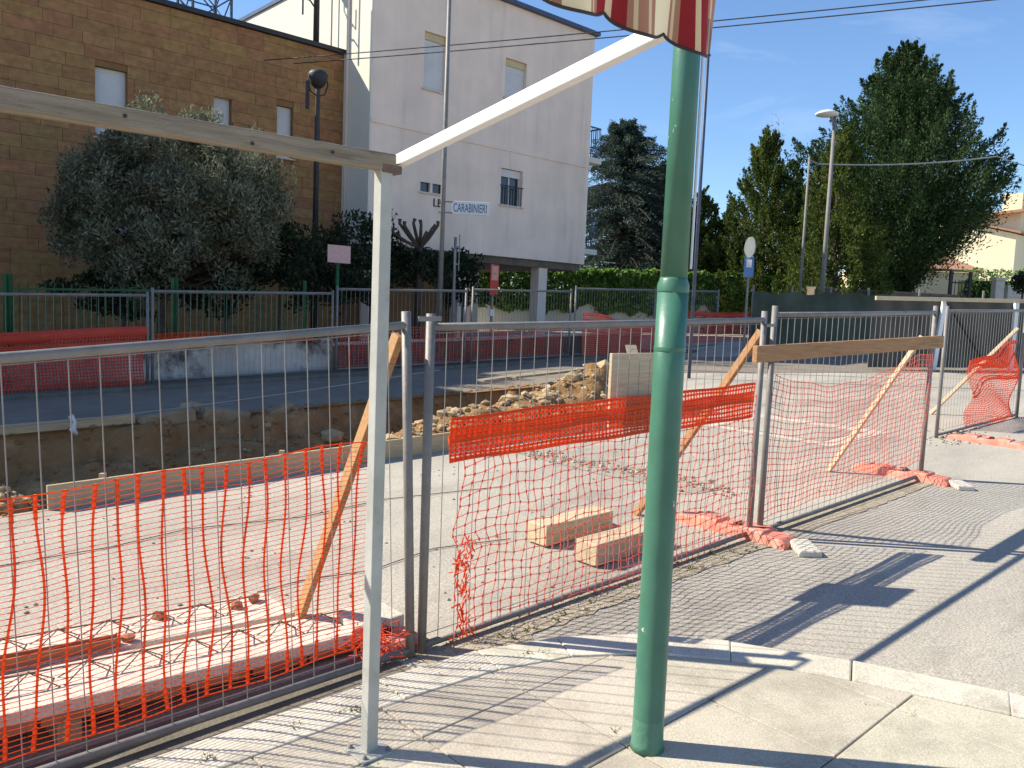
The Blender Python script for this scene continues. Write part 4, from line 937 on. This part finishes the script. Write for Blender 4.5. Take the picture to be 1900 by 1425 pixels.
# street lamp before the big cypress
p0 = onground(at(1521, 600, 23)); root = empty('street_lamp', p0, 'pale street lamp with a flat head in front of the big cypress', 'street lamp')
tz = at(1537, 215, 23).z
MB().tube([p0, Vector((p0.x, p0.y, (p0.z+tz)/2)), Vector((p0.x, p0.y, tz))], [.075, .06, .045], 10).build('shaft', 'polegrey', root, smooth=True)
e = Vector((p0.x, p0.y, tz))
MB().lathe(e+Vector((-.22, 0, -.03)), [(.10, 0), (.30, .05), (.31, .09), (.2, .15), (.05, .19)], 18).build('lamp_head', 'signwhite', root, smooth=True)
MB().tube([e-Z*.25, e+Vector((-.1, 0, -.02))], .035, 8).build('arm', 'galv', root)
p0 = onground(at(1480, 600, 25)); root = empty('utility_pole', p0, 'slim grey utility pole next to the pale street lamp', 'pole')
zt = at(1488, 290, 25).z
MB().tube([p0, Vector((p0.x, p0.y, zt))], [.045, .035], 8).build('shaft', 'polegrey', root, smooth=True)
MB().bar(Vector((p0.x, p0.y, zt-.1)), Vector((p0.x+.3, p0.y, zt-.22)), .05, .05).build('insulator_arm', 'galv', root)
# overhead cables
def cable(name, a, b_, sag, r, m, label):
    pts = [a.lerp(b_, k/30)-Z*sag*4*(k/30)*(1-k/30) for k in range(31)]
    return prop(MB().tube(pts, r, 5).build(name, m), label, 'cable', 'overhead cables')
ca = atT(490, 112, 18.2); cb = atT(545, 118, 18.2)
cable('overhead_cable', ca, at(1830, -12, 15), .05, .012, 'cable', 'upper overhead cable crossing in front of the grey building')
cable('overhead_cable', cb, at(1860, -2, 14.2), .05, .012, 'cable', 'lower overhead cable crossing in front of the grey building')
pu = Vector((p0.x+.3, p0.y, zt-.2))
cable('overhead_cable', pu, at(1850, 290, 27), .12, .022, 'greycable', 'grey cable running from the utility pole past the big cypress')
cable('overhead_cable', at(1850, 290, 27), at(2100, 360, 33), .1, .018, 'greycable', 'grey cable continuing past the big cypress over the yellow house')

# ------------------------------------------------------------------ right background: screens, walls, house
p_a, p_b, p_c = onground(at(1612, 690, 17.4)), onground(at(1731, 692, 17.7)), onground(at(1874, 692, 18.0)); p_d = p_c+(p_c-p_b)*1.1; p_d = onground(p_d)
root = empty('timber_screen', p_b, 'screen of grey shade cloth on a pale timber frame closing the site', 'screen')
hs = 1.56; tops = [p+Z*hs for p in (p_a, p_b, p_c, p_d)]
for k, (q, tq) in enumerate(zip((p_a, p_b, p_c, p_d), tops)):
    if k == 0: continue
    MB().bar(q, tq+(Vector((.12, 0, 0)) if k == 1 else Vector((0, 0, 0))), .085, .085).build('post', 'paletimber' if k in (0, 3) else 'whitepaint', root, bevel=.004)
for k in range(3): MB().bar(tops[k]-Z*.03-Vector((0, .05, 0)), tops[k+1]-Z*.03-Vector((0, .05, 0)), .05, .085).build('top_rail', 'paletimber', root, bevel=.004)
MB().bar(tops[1]+Vector((.15, -.06, -.08)), p_c+(p_b-p_c)*.42+Vector((0, -.1, .3)), .09, .05).build('diagonal_brace', 'darkmetal', root)
bk = Vector((0, .07, 0)); b = MB(); q = 60; pl_ = [p_a, p_b, p_c, p_d]
for i in range(q+1):
    u_ = i/q*3; k = min(2, int(u_)); p = pl_[k].lerp(pl_[k+1], u_-k)
    for j in range(9): b.v.append(p+bk+Vector((0, .03*math.sin(i*.9+j*.4), .06+j/8*(hs-.12))))
for i in range(q):
    for j in range(8): a_ = i*9+j; b.f.append((a_, a_+9, a_+10, a_+1))
b.build('shade_cloth', 'greycloth', root, smooth=True)
# dark green cloth fence further back
g1, g2, g3 = onground(at(1392, 655, 22.5)), onground(at(1640, 660, 23)), onground(at(2050, 665, 23.5))
root = empty('cloth_fence', g2, 'dark green shade cloth fence in front of the stone wall', 'screen')
b = MB(); q = 80
for i in range(q+1):
    u_ = i/q*2; k = min(1, int(u_)); p = (g1, g2, g3)[k].lerp((g1, g2, g3)[k+1], u_-k); hh = at(1640, 549, p.y).z-p.z+.03*math.sin(i*.7)-(.0 if i > 20 else .05)
    for j in range(9): b.v.append(p+Vector((0, .04*math.sin(i*.8+j*.5), .02+j/8*hh)))
for i in range(q):
    for j in range(8): a_ = i*9+j; b.f.append((a_, a_+9, a_+10, a_+1))
b.build('shade_cloth', 'cloth', root, smooth=True)
for i in range(8):
    u_ = i/7*2; k = min(1, int(u_)); p = (g1, g2, g3)[k].lerp((g1, g2, g3)[k+1], u_-k); MB().tube([p+Vector((0, .1, 0)), p+Vector((0, .1, 1.78))], .03, 6).build('post', 'galv', root)
# rubble stone wall, gate, pillar
w1, w2 = onground(at(1500, 600, 27)), onground(at(1765, 600, 30))
root = empty('stone_wall', w1, 'rough brown stone wall below the big cypress', 'wall')
MB().bar(w1+Z*.8, w2+Z*.65, .35, 1.9).build('masonry', 'stonewall', root, bevel=.03)
MB().bar(w1+Z*1.77, w2+Z*1.62, .42, .07).build('coping', 'stonewall', root)
gt = onground(at(1775, 600, 30)); root = empty('dark_gate', gt, 'dark iron gate between the stone wall and the green hedge', 'gate')
for dx in (-.35, .35): MB().bar(gt+Vector((dx, 0, 0)), gt+Vector((dx, 0, 2.5)), .1, .1).build('gate_post', 'darkmetal', root)
for q in range(6): MB().tube([gt+Vector((-.3+q*.12, 0, .1)), gt+Vector((-.3+q*.12, 0, 2.2))], .014, 5).build('bar', 'darkmetal', root)
for z_ in (.2, 2.1): MB().bar(gt+Vector((-.35, 0, z_)), gt+Vector((.35, 0, z_)), .05, .05).build('rail', 'darkmetal', root)
pp_ = onground(at(1845, 600, 31)); root = empty('gate_pillar', pp_, 'pale masonry pillar between the green hedge and the grey garden wall', 'pillar')
MB().box(pp_+Z*1.1, Vector((.16, 0, 0)), Vector((0, .16, 0)), Z*1.15).build('shaft', 'concrete', root)
MB().box(pp_+Z*2.3, Vector((.22, 0, 0)), Vector((0, .22, 0)), Z*.05).build('cap', 'concrete', root)
gw_ = onground(at(1905, 600, 31.5)); root = empty('garden_wall', gw_, 'grey garden wall right of the pale pillar', 'wall')
MB().box(gw_+Z*.95+Vector((.8, 0, 0)), Vector((1.7, 0, 0)), Vector((0, .12, 0)), Z*1.05).build('masonry', 'concrete', root)
MB().box(gw_+Z*2.03+Vector((.8, 0, 0)), Vector((1.75, 0, 0)), Vector((0, .17, 0)), Z*.04).build('coping', 'concrete', root)
# yellow house
hc = at(1880, 500, 46); hg = gz(hc.x, hc.y)
root = empty('yellow_house', Vector((hc.x, hc.y, hg)), 'sunlit yellow house with low tiled roofs behind the big cypress', 'house')
vl = Vector((-.80, .60, 0)); vr = Vector((.75, .66, 0)).normalized()
zc0 = at(1880, 434, 46).z; c0 = Vector((hc.x, hc.y, 0)); L1 = 7.5
zl = zc0+1.7
b = MB().poly([c0+Z*(hg-1), c0+Z*zc0, c0+vl*L1*.6+Z*(zc0+1.15), c0+vl*L1+Z*(zc0+.7), c0+vl*L1+Z*(hg-1)])
b.poly([c0+Z*(hg-1), c0+vr*9+Z*(hg-1), c0+vr*9+Z*zc0, c0+Z*zc0]); b.poly([c0+vl*L1+Z*(hg-1), c0+vl*L1+Z*(zc0+.7), c0+vl*L1+vr*9+Z*(zc0+.7), c0+vl*L1+vr*9+Z*(hg-1)])
b.build('wall', 'yellow', root)
MB().prism([c0-vl*.3-vr*.3+Z*(zc0+.0), c0+vl*L1*.6-vr*.3+Z*(zc0+1.22), c0+vl*L1*.6+vr*9+Z*(zc0+1.22), c0-vl*.3+vr*9+Z*zc0], Z*.12).build('roof', 'tile', root)
MB().prism([c0+vl*L1*.6-vr*.3+Z*(zc0+1.22), c0+vl*(L1+.3)-vr*.3+Z*(zc0+.72), c0+vl*(L1+.3)+vr*9+Z*(zc0+.72), c0+vl*L1*.6+vr*9+Z*(zc0+1.22)], Z*.12).build('roof', 'tile', root)
uc = c0+vr*2.2+vl*.9; zt0 = at(1850, 402, 48).z
b = MB().box(uc+vr*3.2+vl*1.0+Z*((zc0+zt0)/2), vr*3.0, vl*1.3, Z*((zt0-zc0)/2+.4)); b.build('upper_storey', 'yellow', root)
MB().prism([uc-vr*.5-vl*1.0+Z*(zt0+.3), uc-vr*.5+vl*3.1+Z*(zt0-.15), uc+vr*7+vl*3.1+Z*(zt0+.6), uc+vr*7-vl*1.0+Z*(zt0+1.0)], Z*.16).build('upper_roof', 'tile', root)
MB().box(uc+vr*1.5+vl*.4+Z*(zt0+1.0), vr*.6, vl*.5, Z*.5).build('chimney', 'yellow', root)
yl = at(1755, 500, 38); yg = gz(yl.x, yl.y); root = empty('low_annexe', Vector((yl.x, yl.y, yg)), 'low cream annexe with a sloping tile roof behind the stone wall', 'house')
za = at(1700, 502, 38).z; zb_ = at(1760, 484, 39).z
MB().box(Vector((yl.x-1.0, yl.y+1.6, (yg+za)/2)), Vector((2.6, 0, 0)), Vector((0, 1.5, 0)), Z*((za-yg)/2)).build('wall', 'yellow', root)
MB().prism([Vector((yl.x-3.8, yl.y-.1, za)), Vector((yl.x+1.7, yl.y-.1, za)), Vector((yl.x+1.7, yl.y+3.3, zb_+.3)), Vector((yl.x-3.8, yl.y+3.3, zb_+.3))], Z*.12).build('roof', 'tile', root)

# ------------------------------------------------------------------ plants
def trunk(root, base, h, r, lean=(0, 0), name='trunk'):
    pts = [base+Vector((lean[0]*k/6*h+.04*math.sin(k*1.3)*r*8, lean[1]*k/6*h, h*k/6)) for k in range(7)]
    MB().tube(pts, [r*(1.25 if k == 0 else 1-.11*k) for k in range(7)], 10).build(name, 'bark', root, smooth=True); return pts
def conifer(base, H, prof, label, m, nsp, nl, spl, ll, lw, up=.75, name='cypress_tree', z0=.06, tips=None, rag=.25):
    """prof: (height fraction, radius) pairs; sprays of small leaves pointing up and outward"""
    root = empty(name, base, label, 'tree', 'conifers'); pts = trunk(root, base, H*.9, H*.022)
    hs, rs = zip(*prof); C = []; D = []; lb = MB()
    for k in range(nsp):
        hf = z0+(1-z0)*(1-(1-rng.random())**.75) if k % 5 else rng.random()*.95+.03
        R = np.interp(hf, hs, rs); a = rng.random()*2*math.pi; rad = R*(rng.random()**.35)*(1+rag*(rng.random()-.55))
        L_ = spl*(.6+.8*rng.random())*(.55+.45*min(1, R/2.5))
        o = np.array([math.cos(a), math.sin(a), 0]); d = unit(o*(1-up*.6)+np.array([0, 0, up])+rng.normal(size=3)*.16)
        tip = np.array(base)+o*rad+np.array([0, 0, hf*H]); st_ = tip-d*L_
        if k % 6 == 0: lb.tube([Vector(np.array(base)+np.array([0, 0, max(.2, hf*H-rad*.55)])), Vector((st_+tip)/2)], [.05, .015], 5)
        q = rng.random(nl)**.8; wd = .20*L_*(np.sin(np.pi*np.clip(q*.72+.26, 0, 1)))
        off = rng.normal(size=(nl, 3))*wd[:, None]*.55
        C.append(st_+d*L_*q[:, None]+off); D.append(d*.8+unit(off+1e-6)*.5+rng.normal(size=(nl, 3))*.35)
    lb.build('limbs', 'bark', root, kind='stuff'); leaves('crown', m, np.concatenate(C), np.concatenate(D), ll, lw, root); return root
b0 = onground(at(1684, 72, 32))
HB = at(1690, 72, 32).z-b0.z
big = conifer(b0, HB, [(0, .5), (.12, .9), (.2, .9), (.28, 1.5), (.38, 2.8), (.48, 3.9), (.58, 4.1), (.66, 3.7), (.76, 2.8), (.85, 2.0), (.94, 1.1), (1, .3)], 'huge dark cypress with ragged pointed sprays behind the street lamp', 'cypress', 1250, 220, 1.7, .125, .05, .8, rag=.38)
C = rng.normal(size=(260, 3))*np.array([.35, .35, .45])+np.array(b0)+np.array([.05, 0, HB-1.25]); leaves('dry_top', 'deadleaf', C, rng.normal(size=(260, 3))+np.array([0, 0, 1.5]), .2, .035, big)
b1 = onground(at(1566, 230, 28.5)); conifer(b1, at(1572, 230, 28.5).z-b1.z, [(0, 1.7), (.2, 2.1), (.45, 1.8), (.7, 1.25), (.9, .6), (1, .1)], 'yellowish green conifer growing against the huge dark cypress', 'cypressy', 380, 150, 1.0, .12, .045, .9)
b2 = onground(at(1430, 232, 33)); c_ = conifer(b2, at(1430, 232, 33).z-b2.z, [(0, 1.9), (.2, 2.4), (.45, 2.1), (.65, 1.6), (.8, 1.05), (.93, .6), (1, .2)], 'slender pointed green cypress with a dry tip, left of the lamp', 'cypressy', 460, 150, 1.0, .13, .048, .95)
C = rng.normal(size=(120, 3))*np.array([.16, .16, .35])+np.array(b2)+np.array([.15, 0, at(1430, 250, 33).z-b2.z-.2]); leaves('dry_top', 'deadleaf', C, rng.normal(size=(120, 3))+np.array([0, 0, 1.5]), .16, .03, c_)
b3 = onground(at(1308, 340, 34)); conifer(b3, at(1308, 340, 34).z-b3.z, [(0, 2.0), (.3, 2.1), (.6, 1.5), (.85, .7), (1, .1)], 'short bushy cypress right behind the green pole', 'cypressy', 300, 130, .9, .14, .05, .9)
b4 = onground(at(1480, 290, 36)); conifer(b4, at(1480, 290, 36).z-b4.z, [(0, 1.6), (.3, 2.2), (.6, 1.8), (.85, .9), (1, .2)], 'dark conifer filling the gap behind the slim utility pole', 'cypress', 260, 90, 1.1, .17, .06, .8)
b4 = onground(at(1355, 385, 37)); conifer(b4, at(1355, 385, 37).z-b4.z, [(0, 1.8), (.4, 2.0), (.7, 1.3), (1, .2)], 'low dark conifer behind the slender pointed cypress', 'cypress', 200, 80, 1.0, .17, .06, .8)
# cedar with drooping layered branches beside the grey building
b5 = onground(at(1162, 228, 35)); HC = at(1160, 228, 35).z-b5.z
root = empty('cedar_tree', b5, 'blue green cedar with drooping layered branches beside the grey building', 'tree', 'conifers'); trunk(root, b5, HC*.88, .2)
C = []; D = []; lb = MB()
for k in range(640):
    hf = .06+.94*rng.random()**.9; R = np.interp(hf, [.15, .4, .6, .75, .88, 1], [3.6, 3.7, 3.3, 2.5, 1.5, .5])*(.6+.55*rng.random()); a = rng.random()*6.283; Lb = R*(.55+.55*rng.random())
    o = np.array([math.cos(a), math.sin(a), 0]); st_ = np.array(b5)+np.array([0, 0, hf*HC]); rise = .16+1.2*max(0, hf-.6)
    pts = [st_+o*Lb*q+np.array([0, 0, (rise*q-.38*q*q)*Lb]) for q in (0, .35, .7, 1)]
    lb.tube([Vector(p) for p in pts], [.035, .025, .015, .006], 5)
    nl = 150; q = rng.random(nl)**.6; base_ = st_+o*Lb*q[:, None]+np.stack([np.zeros(nl), np.zeros(nl), (rise*q-.38*q*q)*Lb], 1)
    side = np.cross(o, [0, 0, 1]); C.append(base_+side*rng.normal(size=(nl, 1))*.16*Lb*(1-q[:, None]*.5)*.8+np.array([0, 0, 1])*rng.normal(size=(nl, 1))*.07-np.array([0, 0, .09])); D.append(o*.7+rng.normal(size=(nl, 3))*.55+np.array([0, 0, -.15]))
lb.build('limbs', 'bark', root, kind='stuff'); leaves('crown', 'cedar', np.concatenate(C), np.concatenate(D), .16, .035, root)
b6 = onground(at(1228, 292, 37)); conifer(b6, at(1228, 292, 37).z-b6.z, [(0, 2.2), (.3, 2.4), (.6, 1.7), (.85, .8), (1, .2)], 'dark conifer squeezed between the cedar and the green pole', 'cypress', 330, 120, 1.1, .15, .055, .8)
b7 = onground(at(1290, 400, 39)); conifer(b7, at(1290, 400, 39).z-b7.z, [(0, 3.0), (.4, 3.0), (.7, 2.0), (1, .3)], 'broad low dark conifer behind the short bushy cypress', 'cypress', 300, 120, 1.1, .16, .06, .8)
# broadleaf clumps
def clumps(centers, n, ll, lw, m, root, sp=1.0, upb=.3, name='crown'):
    C = []; D = []
    for (c, r, k) in centers:
        q = unit(rng.normal(size=(int(n*k), 3))); rad = rng.random((len(q), 1))**.4; C.append(np.array(c)+q*np.array(r)*rad); D.append(q*.5*sp+rng.normal(size=q.shape)*.6+np.array([0, 0, upb]))
    return leaves(name, m, np.concatenate(C), np.concatenate(D), ll, lw, root)
ob = onground(atT(300, 600, 15.0)); root = empty('olive_tree', ob, 'silvery olive tree with a wide bushy crown in front of the brown wall', 'tree')
pts = trunk(root, ob, 1.5, .13, (.04, 0)); tz0 = pts[-1]; lb = MB(); cl = []
Yo = ob.y
for k in range(420):
    a = random.uniform(0, 6.283); ph = random.uniform(-.85, 1); ca_ = math.sqrt(max(0, 1-ph*ph)); rr_ = random.random()**.3
    bm_ = 1+.22*noise.noise(Vector((math.cos(a)*1.7, math.sin(a)*1.7, ph*2.3))); cx = 328+212*bm_*ca_*math.cos(a)*rr_; cy = 392-178*bm_*ph*rr_; dy = 1.5*bm_*ca_*math.sin(a)*rr_
    c = at(cx, cy, Yo)+Vector((0, dy, 0)); cl.append((tuple(c), (.24, .24, .28), 1))
    if k % 8 == 0: lb.tube([tz0, tz0.lerp(c, .5)+Vector((0, 0, -.1)), c], [.05, .03, .008], 5)
lb.build('limbs', 'bark', root, kind='stuff'); clumps(cl, 190, .10, .026, 'olive', root, 1.3, .5)
C = []; D = []
for k in range(90):                         # upright wispy shoots over the top
    x = random.uniform(170, 545); p = at(x, random.uniform(215, 300)+abs(x-330)*.22, Yo)+Vector((0, random.gauss(0, .6), 0))
    for q in range(26): C.append(np.array(p)+np.array([random.gauss(0, .03), random.gauss(0, .03), -q*.022])); D.append(np.array([random.gauss(0, .5), random.gauss(0, .5), 1]))
leaves('shoots', 'olive', np.array(C), np.array(D), .075, .018, root)
def shrub(x, y, t, rx, rz, label, m='shrub', n=2600, ll=.11, name='shrub', depth=.7):
    p = atT(x, y, t); g = onground(p); root = empty(name, g, label, 'shrub', 'dark shrubs behind the far fence')
    MB().tube([g, Vector((g.x, g.y, p.z))], [.05, .02], 6).build('stem', 'bark', root)
    cl = []
    for k in range(26):
        q = Vector((random.gauss(0, 1), random.gauss(0, 1), random.gauss(0, 1))).normalized()*random.random()**.4
        cl.append((tuple(p+U*q.x*rx+N*q.y*depth+Z*q.z*rz), (rx*.33, depth*.4, rz*.33), 1))
    clumps(cl, n/26, ll, ll*.45, m, root)
shrub(590, 480, 15.2, .95, .95, 'dark evergreen shrub behind the blank white sign')
shrub(520, 500, 14.6, .7, .8, 'dark shrub between the olive tree and the white sign')
shrub(690, 470, 15.6, .75, .9, 'dark pointed shrub in front of the grey building corner')
shrub(770, 505, 15.2, .9, .55, 'low dark shrub under the bare pruned tree', depth=.6)
shrub(420, 520, 14.8, .9, .6, 'low dark shrub under the olive crown')
shrub(640, 530, 14.4, .9, .45, 'low dark shrub at the foot of the white sign', depth=.5)
shrub(860, 520, 16.3, .8, .7, 'dark shrub in the shade under the grey building')
shrub(230, 540, 15.5, 1.1, .45, 'low dark shrub behind the railing left of the olive trunk', depth=.4)
# bare pruned tree
bp = onground(atT(775, 600, 15.0)); root = empty('bare_tree', bp, 'small bare pruned tree with knobbly branches in front of the grey wall', 'tree')
hb = atT(772, 455, 15.0).z; tp_ = Vector((bp.x, bp.y, hb)); MB().tube([bp, (bp+tp_)/2, tp_], [.09, .08, .08], 8).build('trunk', 'bark', root, smooth=True)
b = MB()
for x, y in ((742, 415), (752, 420), (765, 412), (783, 418), (800, 424), (812, 418), (730, 432), (790, 440)):
    e = atT(x, y, 15.0)+Vector((0, random.gauss(0, .15), 0)); mid = tp_.lerp(e, .5)+Vector((0, 0, -.06)); b.tube([tp_-Z*.05, mid, e, e+Vector((random.gauss(0, .05), 0, .1))], [.05, .04, .035, .045], 6)
b.build('branches', 'bark', root, smooth=True)
# ivy covered wall
h1, h2 = onground(at(880, 600, 31.3)), onground(at(1492, 600, 33)); hd = (h2-h1); hl = hd.length; hd.normalize(); hn = Vector((hd.y, -hd.x, 0))
root = empty('ivy_wall', h1.lerp(h2, .5), 'long garden wall overgrown with bright ivy behind the far fence', 'hedge')
MB().bar(h1+Z*.55, h2+Z*.55, .35, 1.5).build('wall', 'cream', root)
C = []; D = []; n = 30000
for k in range(n):
    a = random.random(); p = h1+hd*hl*a; top = (at(1100, 503, p.y).z+.012*(p.x-3)) - p.z + .10*fbm(a*22, 0)*1.5
    low = .75+.45*fbm(a*14, 5); v = random.random(); z_ = low+(top-low)*v
    bulge = .38+.15*fbm(a*30, v*4)
    if random.random() < .25: o_ = random.uniform(-.3, .4); z_ = top+random.gauss(0, .03)
    else: o_ = bulge+random.gauss(0, .05)
    C.append(tuple(p+hn*o_+Z*z_)); D.append(tuple(hn*.5+Vector((random.gauss(0, .5), random.gauss(0, .5), random.gauss(-.3, .5)))))
leaves('ivy_leaves', 'ivy', np.array(C), np.array(D), .15, .12, root, kind='stuff')
# garden hedge and clipped tree on the far right
def hedge(x0, x1, yt, Y, label, n=5000):
    a, c = onground(at(x0, 600, Y)), onground(at(x1, 600, Y)); root = empty('garden_hedge', a.lerp(c, .5), label, 'hedge')
    ht = at((x0+x1)/2, yt, Y).z-a.z; C = []; D = []
    MB().bar(a+Z*ht*.42+Vector((0, .5, 0)), c+Z*ht*.42+Vector((0, .5, 0)), .5, ht*.8).build('inner_twigs', 'shrub', root)
    for k in range(n):
        p = a.lerp(c, random.random()); z_ = random.random(); C.append((p.x, p.y+random.uniform(0, .9) if z_ > .9 else p.y+random.gauss(.15, .08), p.z+ht*z_+.12*fbm(p.x*2, z_*3))); D.append((random.gauss(0, .6), -.5+random.gauss(0, .4), random.gauss(.2, .5)))
    leaves('foliage', 'ivy', np.array(C), np.array(D), .13, .07, root, kind='stuff')
hedge(1790, 1985, 500, 35, 'bright green hedge below the yellow house')
tp0 = onground(at(1892, 600, 29)); root = empty('clipped_tree', tp0, 'small ball shaped clipped tree in front of the grey garden wall', 'tree')
cz = at(1892, 524, 29).z; MB().tube([tp0, Vector((tp0.x, tp0.y, cz))], .035, 6).build('trunk', 'bark', root)
clumps([((tp0.x, tp0.y, cz), (.4, .4, .42), 1)], 1500, .09, .05, 'shrub', root)
